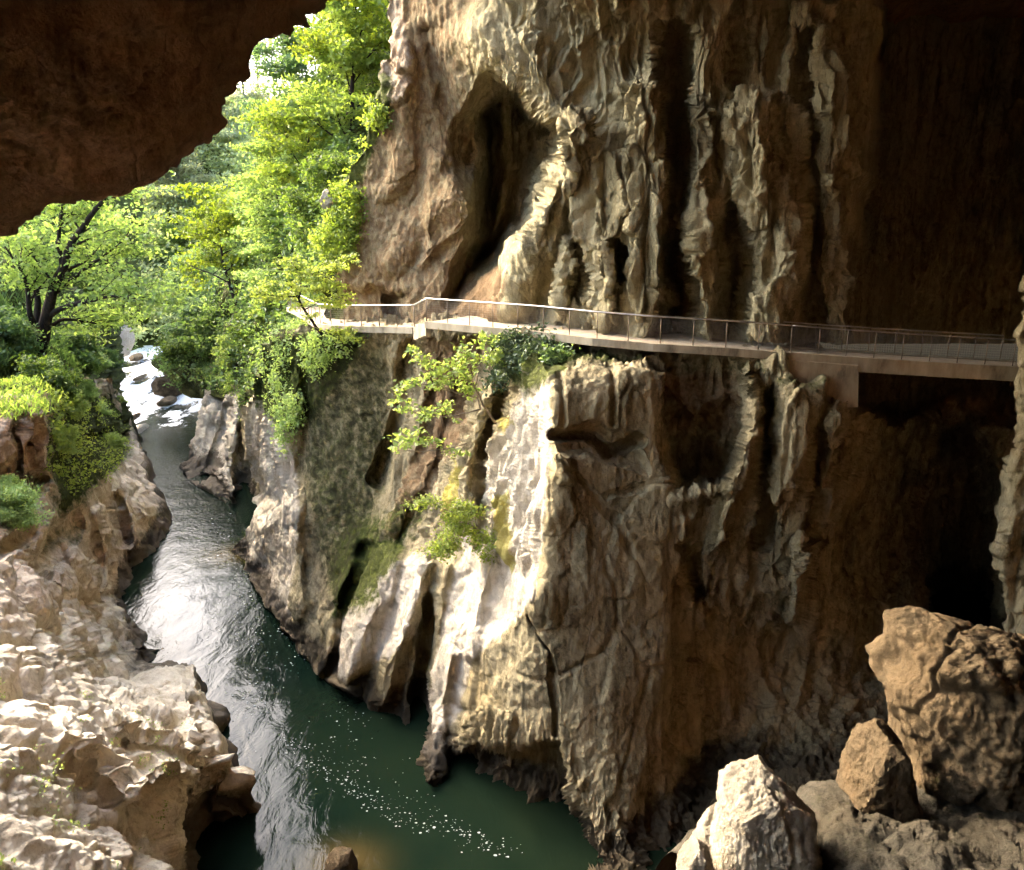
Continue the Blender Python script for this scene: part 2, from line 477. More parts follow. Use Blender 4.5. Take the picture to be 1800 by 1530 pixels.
def slab_detail(P, strength=1.):
    """broad faces broken by joints, with chipped plates"""
    q = P.reshape(-1, 3)
    w = np.stack([fbm(q*.3+5, 3), fbm(q*.3+25, 3), fbm(q*.3+55, 3)], -1)*.6
    a = fbm(q*np.array([.28, .28, .16]), 5)
    pl, jo, ti = facets(q+w, (.20, .20, .13), 2.); pl2, jo2, ti2 = facets(q+w*.8, (.62, .62, .34), 7.); pl3, jo3, ti3 = facets(q+w*.5, (1.9, 1.9, 1.2), 17.)
    b = ridged((q+w)*np.array([1.6, 1.6, .22]), 4)
    e = fbm(q*np.array([4., 4., 2.5]), 5)
    h = a*.45+pl*.34+ti*.22-jo*.07+pl2*.17+ti2*.16-jo2*.03+pl3*.07+ti3*.07+(b-.55)*.06+e*.10
    return (h*strength).reshape(P.shape[:2])

def karst_detail(P, strength=1.):
    """river-worn ribs and hollows: rounded backs with sharp runnels between them"""
    q = P.reshape(-1, 3)
    r = np.stack([q[:, 0]*.45+q[:, 1]*.89, q[:, 0]*.89-q[:, 1]*.45, q[:, 2]], -1)
    w = np.stack([fbm(q*.30+5, 3), fbm(q*.30+25, 3), fbm(q*.30+55, 3)], -1)*1.1
    def billow(p): return np.sqrt(np.abs(perlin(p))+.004)
    A = billow((r+w)*np.array([.09, .30, .26]))
    B = billow((r+w*.8)*np.array([.27, .85, .7])+9)
    C = billow((r+w*.5)*np.array([.9, 1.7, 1.4])+19)
    sc = -np.abs(fbm(q*1.1+3, 3))
    pl, jo, ti = facets(q+w*.6, (.5, .5, .6), 23.)
    e = fbm(q*5., 5)
    h = A*1.6+B*.58+C*.09+sc*.25+pl*.09-jo*.07+e*.05-1.25
    return (h*strength).reshape(P.shape[:2])

def blend(a, b, m): return a*(1-m)+b*m

def wrap_cols(P, U, V, side, vec, n=14):
    """carry a sheet's edge column round and back along vec(row)->(n,3) so that it has a flank"""
    e = P[:, 0] if side == 'L' else P[:, -1]
    t = np.linspace(1, 1/n, n)
    rounding = t**1.7
    vv = vec(e)
    add = e[:, None]+vv[None, None, :]*rounding[None, :, None] if vv.ndim == 1 else e[:, None]+vv[:, None, :]*rounding[None, :, None]
    if side == 'L':
        return np.concatenate([add, P], 1), np.concatenate([np.repeat(U[:, :1], n, 1), U], 1), np.concatenate([np.repeat(V[:, :1], n, 1), V], 1)
    add = add[:, ::-1]
    return np.concatenate([P, add], 1), np.concatenate([U, np.repeat(U[:, -1:], n, 1)], 1), np.concatenate([V, np.repeat(V[:, -1:], n, 1)], 1)

def uvgrid(uL, uR, vT, vB, nr, nc):
    """uL,uR functions of v (or numbers); rows spread between vT and vB"""
    v = np.linspace(vT, vB, nr)
    L = interp(v, uL) if not np.isscalar(uL) else np.full(nr, float(uL))
    R = interp(v, uR) if not np.isscalar(uR) else np.full(nr, float(uR))
    s = np.linspace(0, 1, nc)
    return L[:, None]+(R-L)[:, None]*s[None], np.repeat(v[:, None], nc, 1)

def jag(v, amp, fr=.035, seed=0.):
    q = np.stack([v*fr, 0*v+seed, 0*v], -1); return amp*fbm(q, 2)

def even_columns(Y, U, nc, cap=5.):
    """column positions (0..1) that give steep flanks more columns"""
    ppm = F/np.median(Y)
    w = np.hypot(np.diff(U, axis=1), np.diff(blur(Y, 3), axis=1)*ppm)/np.maximum(np.diff(U, axis=1), 1e-6)
    w = np.clip(np.quantile(w, .7, axis=0), 1, cap); w = np.convolve(np.pad(w, 6, mode='edge'), np.ones(13)/13, 'valid')
    c = np.r_[0, np.cumsum(w)]; c /= c[-1]
    return np.interp(np.linspace(0, 1, nc), c, np.linspace(0, 1, Y.shape[1]))

# ---- A: the cave's back wall above the path
def build_cave_wall():
    nr, nc = 420, 900
    edge = [(-420, 700), (-60, 683), (0, 679), (70, 690), (110, 676), (180, 668), (230, 648), (280, 628), (330, 604), (390, 590), (430, 562), (470, 566), (500, 560), (545, 572), (610, 575)]
    v = np.linspace(-420, 605, nr); L = interp(v, edge)+jag(v, 9); s = np.linspace(0, 1, nc)
    L0 = interp(v, edge)
    ctrl = [(575, 555, 46), (640, 550, 44.2), (700, 548, 43.2), (740, 545, 42.2), (800, 545, 40.6), (940, 550, 37.4), (1100, 570, 34.6), (1250, 585, 34.1), (1400, 600, 34), (1480, 605, 34.3), (1530, 610, 36.5), (1600, 600, 40), (1800, 600, 42), (1950, 600, 42),
            (560, 470, 46), (600, 400, 44.5), (590, 330, 46), (640, 300, 43.5), (670, 150, 43), (700, 350, 43.6), (700, 150, 43), (690, 20, 43.4), (760, 250, 42.8), (780, 420, 42.5), (760, 0, 41.5), (800, 100, 40.8), (900, 60, 36.6), (1000, 100, 35.2), (1100, 100, 34.6),
            (1000, 300, 35.2), (950, 400, 35.8), (1050, 450, 34.6), (1130, 350, 34.3), (1200, 150, 34.6), (1300, 150, 34.6), (1330, 300, 34.2), (1350, 450, 34), (1450, 150, 34.6), (1470, 300, 34.6), (1515, 330, 36.5), (1515, 150, 36), (1590, 300, 39), (1700, 300, 41), (1800, 300, 42), (1950, 300, 42), (2250, 300, 42), (2250, 0, 42), (2250, 600, 42), (2250, -400, 38), (1700, 0, 40), (1590, 0, 38), (1510, 0, 37), (1900, 0, 40),
            (620, -400, 40), (900, -400, 30), (1200, -400, 28), (1600, -400, 31), (1950, -400, 33)]
    for step in (0, 1):
        U = L0[:, None]+(2250-L0)[:, None]*s[None]+(L-L0)[:, None]*(1-s[None])**30; V = np.repeat(v[:, None], s.size, 1)
        Y = tps(ctrl, U, V)
        Uw, Vw = warp_uv(U, V, 14, .018)
        feats = [
            ('poly', [(850, 140), (905, 165), (950, 215), (975, 242), (958, 300), (930, 350), (905, 410), (880, 450), (850, 480), (790, 530), (800, 470), (825, 420), (830, 360), (800, 300), (812, 220)], 4.5, 22),
            ('poly', [(880, 160), (940, 215), (972, 246), (952, 310), (905, 400), (868, 450), (835, 470), (850, 400), (838, 330), (850, 270), (842, 200)], 8, 14),
            ('ridge', [(880, 190), (895, 300), (862, 420)], 22, 1.6),
            ('ridge', [(850, 60), (930, 140), (985, 225)], 70, 1.5),
            ('ridge', [(1010, 235), (965, 340), (925, 440), (885, 545)], 55, 1.5),
            ('ridge', [(1065, 290), (1050, 420), (1035, 560)], 50, .9),
            ('ridge', [(1130, 160), (1140, 350), (1128, 565)], 58, 1.4),
            ('ridge', [(1190, 60), (1196, 300), (1190, 600)], 32, -4.2),
            ('ridge', [(1228, 210), (1222, 400), (1235, 590)], 36, 1.1),
            ('ridge', [(1285, 390), (1300, 450), (1290, 560)], 38, -2.0),
            ('ridge', [(1315, 210), (1355, 340), (1378, 480), (1345, 590)], 66, 1.5),
            ('ridge', [(1440, 30), (1470, 200), (1512, 320)], 62, 1.1),
            ('ridge', [(1415, 60), (1425, 250), (1432, 430)], 26, -1.3),
            ('ridge', [(1470, 320), (1462, 480), (1482, 600)], 32, 1.4),
            ('ridge', [(1420, 440), (1432, 600)], 20, -1.6),
            ('ridge', [(1075, 440), (1080, 490)], 20, -2.6),
            ('ridge', [(1012, 425), (1015, 520)], 12, -1.6),
            ('ridge', [(1000, 430), (985, 560)], 18, .9), ('ridge', [(1046, 440), (1065, 560)], 20, .8),
            ('ridge', [(1185, -200), (1180, 60)], 30, -.8), ('ridge', [(1290, -100), (1300, 190)], 26, -.6), ('ridge', [(1380, -100), (1365, 150)], 24, -.6),
            ('ridge', [(835, 300), (765, 365), (690, 460)], 34, .7), ('poly', [(762, 270), (832, 300), (828, 360), (770, 440), (740, 470), (745, 380)], -.8, 8),
            ('ridge', [(700, 60), (715, 240), (690, 330)], 30, .6), ('ridge', [(760, 60), (800, 240)], 26, -.8),
            ('poly', [(676, 70), (716, 80), (722, 120), (690, 128), (672, 100)], -.9, 5), ('poly', [(664, 135), (716, 140), (708, 170), (672, 182)], -.8, 5),
            ('poly', [(575, 500), (720, 520), (720, 600), (575, 600)], .8, 10),
            ('ridge', [(690, 535), (694, 580)], 18, -1.6),
            ('poly', [(1500, -460), (1520, -150), (1560, 30), (1545, 150), (1532, 310), (1512, 365), (1494, 420), (1486, 500), (1496, 640), (2100, 640), (2100, -460)], 36, 10),
        ]
        Y = blur(features(Y, Uw, Vw, feats))
        if step == 0: s = even_columns(Y, U, nc)
    P = at(U, V, Y)
    P, U, V = wrap_cols(P, U, V, 'L', lambda e: np.array([8., 75., 0.]), 26)
    dm = sstep(840, 960, U-(V-250)*.15)
    det = lambda P, U, V: blend(slab_detail(P, .7), flow_detail(P, 1.), dm)
    moss = np.clip(.85*sstep(40, 0, U-interp(V, edge)), 0, 1)*sstep(90, 180, V)+.22*sstep(700, 560, U)+.13
    earth = .75*sstep(12, -12, poly_sd(U, V, [(790, 525), (880, 450), (900, 500), (880, 560), (740, 560)]))
    pale = .75*sstep(20, 0, poly_sd(U, V, [(680, -20), (700, -20), (706, 70), (722, 120), (700, 180), (666, 185), (672, 80)])) + \
        .8*sstep(8, -4, poly_sd(U, V, [(562, 350), (575, 325), (600, 350), (604, 372), (566, 372)]))
    pale = pale+.10*sstep(900, 1000, U)*sstep(1550, 1500, U)
    ochre = earth+.55*sstep(900, 780, U)  # earth, plus brown over the left wall standing in for shade
    return rock_sheet('cave_wall', P, M['wall'], det, dict(moss=moss, pale=pale, ochre=ochre), U, V)

# ---- B: the cliff below the path, down to the river
RAIL = [(560, 571, 43.4), (590, 574, 42.2), (620, 575, 41.4), (680, 576, 40.2), (725, 576, 39.2), (750, 568, 37.4), (850, 576, 35.6), (940, 584, 34.2), (1040, 596, 32.6), (1150, 606, 31.7), (1270, 613, 31.5), (1390, 622, 31.5), (1480, 629, 31.5), (1620, 637, 31.5), (1800, 647, 31.5)]
def build_cliff():
    nr, nc = 480, 1000
    left = [(560, 505), (585, 485), (640, 462), (700, 430), (760, 418), (820, 440), (870, 452), (905, 446), (940, 428), (968, 406), (995, 412), (1030, 440), (1075, 470), (1110, 492), (1190, 560), (1240, 640), (1560, 660)]
    top = [(400, 640), (470, 600), (520, 582), (560, 580), (620, 581), (725, 582), (750, 575), (850, 584), (940, 592), (1100, 610), (1300, 624), (1480, 641), (1800, 662), (2000, 675)]
    t = np.linspace(0, 1, nr)
    s = np.linspace(0, 1, nc)
    v0 = 565+t*(1575-565)
    L = interp(v0, left); R = 2400.
    def grid(s):
      U = L[:, None]+(R-L)[:, None]*s[None]
      T = interp(U, top)
      V = T+(1600-T)*t[:, None]
      for _ in range(3):                       # the left edge must follow the pixel row it ends up on
        Lr = interp(V[:, 0], left)
        U = Lr[:, None]+(R-Lr)[:, None]*s[None]+jag(V[:, 0], 8, .03, 2.)[:, None]*(1-s[None])**30
        T = interp(U, top); V = T+(1600-T)*t[:, None]
      return U, V
    W = lambda u, v: (u, v, float(water_Y(v)))
    ctrl = [(505, 585, 46), (560, 585, 43.4), (620, 582, 41.5), (725, 582, 39.2), (750, 578, 37.3), (850, 590, 35.6), (940, 598, 34.2), (1040, 610, 32.6), (1150, 618, 31.7), (1300, 628, 31.5), (1480, 645, 31.9), (1540, 650, 36), (1800, 665, 39), (1990, 670, 39), (2400, 680, 46),
            (485, 620, 47.5), (520, 700, 45), (520, 900, 44.2), (525, 1050, 43), W(530, 1160), (462, 650, 52), (445, 700, 55), (430, 760, 57), (450, 870, 57), (480, 800, 50.5), (490, 950, 48), W(408, 975), (430, 960, 55), W(440, 1030), W(492, 1115), (470, 1000, 51),
            (600, 700, 43.6), (600, 900, 43.2), (600, 1050, 41), (680, 750, 42.5), (690, 900, 41), W(565, 1195), (620, 1100, 39), W(650, 1245), (700, 1000, 38.5), W(740, 1290), (720, 1150, 36.3),
            (760, 700, 39.5), (760, 850, 38.5), (830, 700, 38), (870, 650, 36.2), (800, 900, 36), (850, 800, 35.4), (800, 1100, 33.8), W(760, 1370), (900, 700, 33.8), (900, 900, 32.4), (880, 1050, 31.4), (850, 1250, 30.4),
            (965, 650, 30.7), (965, 760, 29.8), (950, 900, 29.2), (935, 1050, 28.9), (900, 1150, 29.2), (1050, 655, 30.2), (1050, 760, 29.7), (1050, 900, 29.2), (1050, 1100, 28.6), (1050, 1300, 27.8), (1100, 1430, 26.6), (1120, 660, 30.2), (1150, 750, 30.2), (1170, 950, 29.8), (1150, 1200, 28.9), (1200, 1500, 26.5), (1060, 1560, 24.6), (1200, 1580, 24.0), (1400, 1580, 24.2), (1600, 1540, 25.5),
            (1230, 660, 31.6), (1300, 680, 31.6), (1400, 700, 31.2), (1400, 900, 31.2), (1300, 950, 31.2), (1490, 740, 31.8), (1250, 1000, 31), (1350, 1150, 32.4), (1250, 1300, 30), (1450, 1100, 33.5), (1450, 1300, 30), (1350, 1400, 27.3), (1560, 780, 37), (1600, 1000, 42), (1700, 800, 43), (1640, 690, 41), (1800, 800, 45), (1990, 800, 45), (1300, 1500, 24.8), (1500, 1500, 25.4), (1650, 1400, 30), (1750, 1000, 44), (1750, 1400, 40), (1990, 1400, 40), (2400, 700, 48), (2400, 1400, 46), (2400, 1000, 50),
            (900, 1460, 27.4), (1000, 1530, 25.6), (830, 1430, 28.8), (600, 1350, 34), (450, 1200, 44)]
    for step in (0, 1):
        U, V = grid(s)
        Y = tps(ctrl, U, V)
        Uw, Vw = warp_uv(U, V, 8)
        feats = [
            ('tent', [(962, 640), (966, 760), (955, 900), (938, 1050)], 55, .9),
            ('tent', [(938, 1050), (880, 1120), (835, 1155)], 40, .5),
            ('poly', [(930, 590), (1150, 605), (1310, 630), (1316, 760), (1272, 845), (1192, 856), (1174, 760), (1160, 668), (1134, 636), (1100, 630), (1062, 622), (1030, 632), (1000, 638), (966, 648)], 1.25, 5),
            ('ridge', [(968, 768), (1030, 766), (1075, 790), (1125, 772)], 11, -1.1), ('ridge', [(985, 640), (990, 760)], 5, -.35), ('poly', [(966, 790), (1010, 800), (1005, 850), (975, 840)], -.7, 6),
            ('poly', [(970, 768), (1060, 742), (1112, 772), (1138, 832), (1062, 800), (1000, 800)], .8, 8),
            ('poly', [(1166, 700), (1215, 745), (1285, 720), (1312, 750), (1296, 805), (1262, 842), (1195, 856), (1176, 780)], 1.3, 24),
            ('poly', [(1180, 790), (1230, 770), (1280, 800), (1262, 842), (1200, 848)], 1.2, 12),
            ('ridge', [(1318, 760), (1275, 858), (1190, 880)], 22, .5),
            ('ridge', [(1310, 660), (1318, 800), (1260, 960)], 30, 1.0), ('ridge', [(1400, 700), (1392, 850), (1370, 1010)], 42, .9),
            ('ridge', [(1490, 690), (1462, 850), (1410, 1010)], 32, 1.2), ('ridge', [(1522, 680), (1520, 760), (1488, 840)], 20, 1.2), ('ridge', [(1412, 960), (1404, 1090)], 22, 1.6),
            ('ridge', [(1352, 700), (1340, 960)], 20, -1.2), ('ridge', [(1440, 760), (1420, 960)], 18, -1.1), ('ridge', [(1205, 960), (1225, 1050)], 18, -1.8),
            ('poly', [(792, 1322), (870, 1318), (985, 1308), (1005, 1400), (1060, 1520), (900, 1560), (770, 1420)], 2.2, 10),
            ('poly', [(1195, 1190), (1240, 1060), (1400, 1120), (1560, 1150), (1520, 1600), (1175, 1600), (1125, 1440), (1178, 1330)], .6, 40), ('poly', [(1205, 1130), (1300, 1080), (1560, 1120), (1560, 1360), (1400, 1400), (1230, 1410)], 1.4, 55),
            ('poly', [(838, 1250), (850, 1225), (900, 1260), (895, 1310), (850, 1310)], -.7, 6),
            ('ridge', [(962, 785), (1080, 905), (1130, 1020)], 5, -.35), ('ridge', [(930, 1085), (962, 1150), (978, 1290)], 6, -.5), ('ridge', [(1070, 870), (1180, 850)], 5, -.3), ('ridge', [(1060, 1055), (1110, 1050)], 5, -.3), ('ridge', [(1075, 650), (1080, 745)], 6, -.4),
            ('ridge', [(690, 990), (640, 1100), (600, 1215)], 38, 1.6), ('ridge', [(745, 990), (708, 1090), (668, 1230)], 32, 1.7), ('ridge', [(758, 1060), (738, 1220), (736, 1290)], 16, -2.4),
            ('ridge', [(640, 960), (600, 1100), (575, 1190)], 16, -1.2), ('ridge', [(585, 1120), (565, 1185)], 16, 1.2),
            ('ridge', [(795, 640), (755, 800), (690, 930)], 20, .8), ('ridge', [(760, 640), (720, 800)], 16, .7), ('ridge', [(715, 610), (705, 720), (665, 840)], 18, -1.8),
            ('ridge', [(855, 690), (812, 800), (808, 890)], 34, 1.3), ('ridge', [(845, 830), (840, 960)], 14, -.9), ('ridge', [(880, 690), (850, 790)], 12, -.8),
            ('ridge', [(800, 1100), (765, 1240), (756, 1370)], 24, 1.0), ('ridge', [(850, 980), (820, 1150)], 26, .9), ('ridge', [(785, 1000), (750, 1130)], 20, .7),
            ('poly', [(530, 610), (690, 600), (700, 780), (660, 900), (640, 960), (545, 1090), (520, 900)], .9, 10),
            ('ridge', [(505, 640), (520, 900), (515, 1090)], 22, 1.0), ('ridge', [(470, 720), (480, 900), (440, 990)], 16, .9), ('ridge', [(455, 740), (462, 900)], 10, -.8),
            ('poly', [(1395, 625), (1520, 635), (1520, 712), (1480, 700), (1440, 668), (1400, 655)], .9, 8), ('poly', [(1514, 600), (2500, 600), (2500, 760), (1720, 740), (1690, 700), (1640, 716), (1580, 740), (1535, 716), (1514, 712)], 22, 9), ('poly', [(1640, 740), (1700, 760), (1740, 900), (1740, 1160), (1640, 1160), (1600, 900)], 8, 30), ('ridge', [(1600, 880), (1590, 1060)], 22, 1.0), ('ridge', [(1720, 820), (1690, 1090)], 24, 1.6), ('ridge', [(1650, 690), (1640, 800)], 16, 1.),
        ]
        Y = blur(features(Y, Uw, Vw, feats))
        if step == 0: s = even_columns(Y, U, nc)
    P = at(U, V, Y)
    n = 8; q = np.linspace(1, 1/n, n)      # a shelf under the path, back into the wall
    P = np.concatenate([P[0][None]+np.stack([0*q, 5*q, .10+0*q], -1)[:, None], P]); U = np.concatenate([np.repeat(U[:1], n, 0), U]); V = np.concatenate([np.repeat(V[:1], n, 0), V])
    P, U, V = wrap_cols(P, U, V, 'L', lambda e: np.array([3., 14., -1.]), 16)
    smooth = np.clip(sstep(25, -25, poly_sd(U, V, [(950, 640), (1150, 640), (1185, 850), (1180, 1200), (1130, 1420), (1060, 1400), (980, 1300), (840, 1240), (930, 1060), (950, 900)]))
                     + sstep(20, -20, poly_sd(U, V, [(530, 600), (700, 600), (690, 880), (640, 960), (540, 1080)])), 0, 1)
    scal = sstep(25, -25, poly_sd(U, V, [(560, 990), (760, 930), (960, 1020), (900, 1160), (780, 1300), (540, 1240)])) + sstep(20, -10, poly_sd(U, V, [(380, 880), (540, 880), (560, 1160), (380, 1060)]))
    det = lambda P, U, V: blend(blend(flow_detail(P, .8), slab_detail(P, .62), smooth), karst_detail(P, .55), np.clip(scal, 0, 1)*.75)
    moss = .75*sstep(20, -25, poly_sd(U, V, [(440, 590), (560, 580), (640, 590), (560, 700), (520, 760), (500, 760), (430, 700)])) \
        + .46*sstep(20, -25, poly_sd(U, V, [(520, 600), (690, 600), (690, 800), (640, 950), (700, 960), (600, 1080), (540, 960)])) \
        + .42*sstep(20, -25, poly_sd(U, V, [(600, 950), (720, 860), (760, 900), (650, 1080), (570, 1100)])) \
        + .6*sstep(16, -16, poly_sd(U, V, [(840, 590), (1140, 618), (1000, 640), (930, 700), (860, 640)])) + .3*sstep(40, -20, poly_sd(U, V, [(1150, 620), (1500, 645), (1450, 700), (1200, 660)]))
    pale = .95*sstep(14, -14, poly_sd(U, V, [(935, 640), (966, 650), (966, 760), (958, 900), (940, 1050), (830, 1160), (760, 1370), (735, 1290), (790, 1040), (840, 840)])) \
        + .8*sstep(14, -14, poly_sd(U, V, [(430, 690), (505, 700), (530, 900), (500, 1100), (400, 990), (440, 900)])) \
        + .7*sstep(14, -14, poly_sd(U, V, [(640, 1000), (760, 960), (740, 1120), (600, 1200), (560, 1180)]))  # paler on the buttress left face, the spur and the lower rocks
    moss = moss+.13
    lich = .85*sstep(9, -9, poly_sd(U, V, [(872, 880), (900, 860), (905, 960), (890, 1010), (876, 960)])) + .6*sstep(9, -9, poly_sd(U, V, [(775, 900), (800, 800), (812, 830), (790, 920)])) + .55*sstep(9, -9, poly_sd(U, V, [(860, 720), (910, 740), (880, 770)]))
    ochre = .6*sstep(16, -16, poly_sd(U, V, [(735, 590), (850, 595), (820, 760), (720, 930), (660, 960), (740, 740)])) + .38*sstep(20, -20, poly_sd(U, V, [(1150, 640), (1300, 650), (1290, 760), (1180, 760)])) + .2*sstep(950, 1010, U)
    wet = .9*sstep(WATER+2.6, WATER+.4, P[..., 2])+.42*sstep(20, -25, poly_sd(U, V, [(520, 600), (700, 600), (690, 800), (640, 950), (600, 1080), (530, 1090)]))  # tide band, plus a darker tone across the face left of centre
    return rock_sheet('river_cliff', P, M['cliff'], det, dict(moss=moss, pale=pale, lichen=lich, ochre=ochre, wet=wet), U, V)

# ---- D: the farther spur of the right bank
def build_far_spur():
    nr, nc = 170, 170
    left = [(600, 352), (640, 372), (660, 362), (700, 352), (740, 345), (780, 335), (805, 326), (828, 306), (850, 330), (872, 372), (920, 420), (960, 420)]
    U, V = uvgrid(left, 640, 600, 960, nr, nc)
    W = lambda u, v: (u, v, float(water_Y(v)))
    ctrl = [(372, 645, 92), (352, 740, 88), (326, 810, 82), W(318, 832), W(345, 856), W(390, 880), W(440, 893), (360, 800, 80), (400, 720, 80), (420, 800, 74), (450, 700, 72), (500, 640, 68), (550, 620, 66), (640, 640, 62), (640, 900, 62), (500, 850, 66), (450, 620, 76), (400, 610, 84), (640, 600, 62)]
    Y = tps(ctrl, U, V)
    Uw, Vw = warp_uv(U, V, 7)
    Y = features(Y, Uw, Vw, [('ridge', [(375, 650), (350, 760), (330, 820)], 20, 2.), ('ridge', [(400, 720), (375, 800), (352, 850)], 14, -2.), ('ridge', [(418, 700), (405, 800), (408, 870)], 14, 2.), ('ridge', [(435, 760), (432, 880)], 16, -3.5), ('poly', [(355, 815), (392, 820), (395, 838), (350, 838)], -1.5, 6)])
    P = at(U, V, Y)
    P, U, V = wrap_cols(P, U, V, 'L', lambda e: np.array([2., 14., -1.]), 12)
    det = lambda P, U, V: blend(flow_detail(P, 1.1), karst_detail(P, .9), .5)
    moss = .9*sstep(720, 640, V)*sstep(345, 420, U)+.5*sstep(25, 0, poly_sd(U, V, [(440, 650), (500, 640), (480, 760), (440, 760)]))
    return rock_sheet('far_river_cliff', P, M['cliff'], det, dict(moss=moss, pale=.75*sstep(640, 720, V)*(U < 425), wet=.9*sstep(WATER+2.4, WATER+.3, P[..., 2])), U, V)

# ---- E: the left bank
def build_bank():
    nr, nc = 520, 460
    right = [(640, 170), (700, 212), (735, 226), (770, 240), (850, 268), (890, 291), (940, 287), (975, 262), (1005, 228), (1040, 214), (1065, 224), (1090, 240), (1140, 250), (1150, 290), (1165, 335), (1190, 348), (1260, 366), (1330, 392), (1420, 396), (1480, 385), (1530, 366), (1680, 350)]
    top = [(-260, 640), (0, 668), (60, 690), (130, 700), (230, 690)]
    v = np.linspace(665, 1680, nr); s = np.linspace(0, 1, nc)
    R = interp(v, right)
    U = -760+(R+760)[:, None]*s[None]+jag(v, 9, .05, 4.)[:, None]*s[None]**25; V = np.repeat(v[:, None], nc, 1)
    W = lambda u, v: (u, v, float(water_Y(v)))
    ctrl = [(-260, 680, 34), (-150, 680, 35), (0, 680, 38), (75, 690, 39), (85, 840, 37), (0, 840, 34), (0, 900, 32.5), (100, 900, 37), (130, 700, 50), (190, 680, 80), (212, 710, 88), (232, 770, 80), (190, 830, 56), (160, 870, 47), (230, 860, 60), (285, 890, 62), (285, 935, 60), (235, 960, 54), W(215, 1050), (200, 1000, 50), (150, 950, 43), (150, 1050, 37), (0, 1000, 27.5), (0, 1100, 23), (-150, 1100, 19.5), (100, 1100, 28), W(248, 1148), (185, 1130, 36), W(300, 1150), (345, 1185, 35.5), (366, 1260, 30.5), (250, 1250, 26), (150, 1250, 21.8), (0, 1250, 18), (-150, 1300, 14), (390, 1335, 27.6), (393, 1420, 27.2), W(366, 1530), (300, 1400, 23), (300, 1530, 18.8), (200, 1400, 19), (100, 1400, 16.5), (0, 1400, 14.5), (0, 1530, 12.3), (150, 1530, 14.6), (0, 1680, 10), (340, 1680, 17), (-200, 1600, 9), (-260, 1000, 24), (-760, 680, 34), (-760, 1000, 21), (-760, 1300, 11.5), (-760, 1650, 6.5), (-500, 680, 35), (-500, 1150, 15.5), (240, 1640, 14.5), (330, 1460, 24)]
    Y = tps(ctrl, U, V)
    Uw, Vw = warp_uv(U, V, 9)
    feats = [('poly', [(-20, 845), (85, 835), (70, 870), (-20, 880)], 2.2, 8), ('poly', [(80, 940), (140, 900), (150, 930), (100, 1010), (70, 1010)], 2.5, 10), ('poly', [(0, 960), (70, 925), (70, 945), (0, 985)], 1.5, 6),
             ('ridge', [(120, 950), (160, 1030), (215, 1100), (245, 1140)], 22, 1.8), ('ridge', [(175, 900), (190, 960), (200, 1030)], 16, 2.), ('ridge', [(230, 850), (262, 900)], 20, 1.5), ('ridge', [(205, 880), (225, 950)], 14, -3),
             ('ridge', [(60, 700), (82, 760), (80, 830)], 18, 1.4), ('ridge', [(40, 720), (30, 840)], 6, -1),
             ('ridge', [(280, 1180), (330, 1215), (352, 1280)], 22, .9), ('ridge', [(200, 1260), (300, 1290), (345, 1320)], 20, .8), ('ridge', [(130, 1270), (210, 1330), (240, 1380)], 40, 1.0), ('ridge', [(230, 1400), (300, 1345), (370, 1390)], 24, .9), ('poly', [(330, 1370), (392, 1350), (400, 1540), (340, 1540), (325, 1450)], 1.1, 12)]
    Y = blur(features(Y, Uw, Vw, feats))
    P = at(U, V, Y)
    P, U, V = wrap_cols(P, U, V, 'R', lambda e: np.c_[np.full(len(e), .8), np.full(len(e), 2.2), np.minimum(WATER-2-e[:, 2], -3)], 18)
    far = sstep(1120, 1000, V)
    det = lambda P, U, V: blend(karst_detail(P, .85), blend(karst_detail(P, .8), slab_detail(P, 1.1), .45), far)
    moss = .95*sstep(700, 670, V-.0*U)*sstep(130, 60, U)+.75*sstep(20, -25, poly_sd(U, V, [(80, 690), (230, 690), (235, 800), (190, 850), (110, 900), (80, 840)]))+.4*sstep(30, -20, poly_sd(U, V, [(60, 880), (160, 880), (160, 960), (70, 980)]))
    wet = .8*sstep(WATER+3.2, WATER+.4, P[..., 2])+.35*sstep(20, -20, poly_sd(U, V, [(330, 1370), (400, 1350), (400, 1560), (335, 1560)]))
    pale = .5*sstep(1000, 1150, V)+.25
    ochre = .55*sstep(20, -15, poly_sd(U, V, [(-260, 690), (80, 690), (85, 840), (0, 960), (-260, 960)]))
    return rock_sheet('river_bank', P, M['bank'], det, dict(moss=moss, wet=wet, pale=pale, ochre=ochre), U, V, flank=0.)

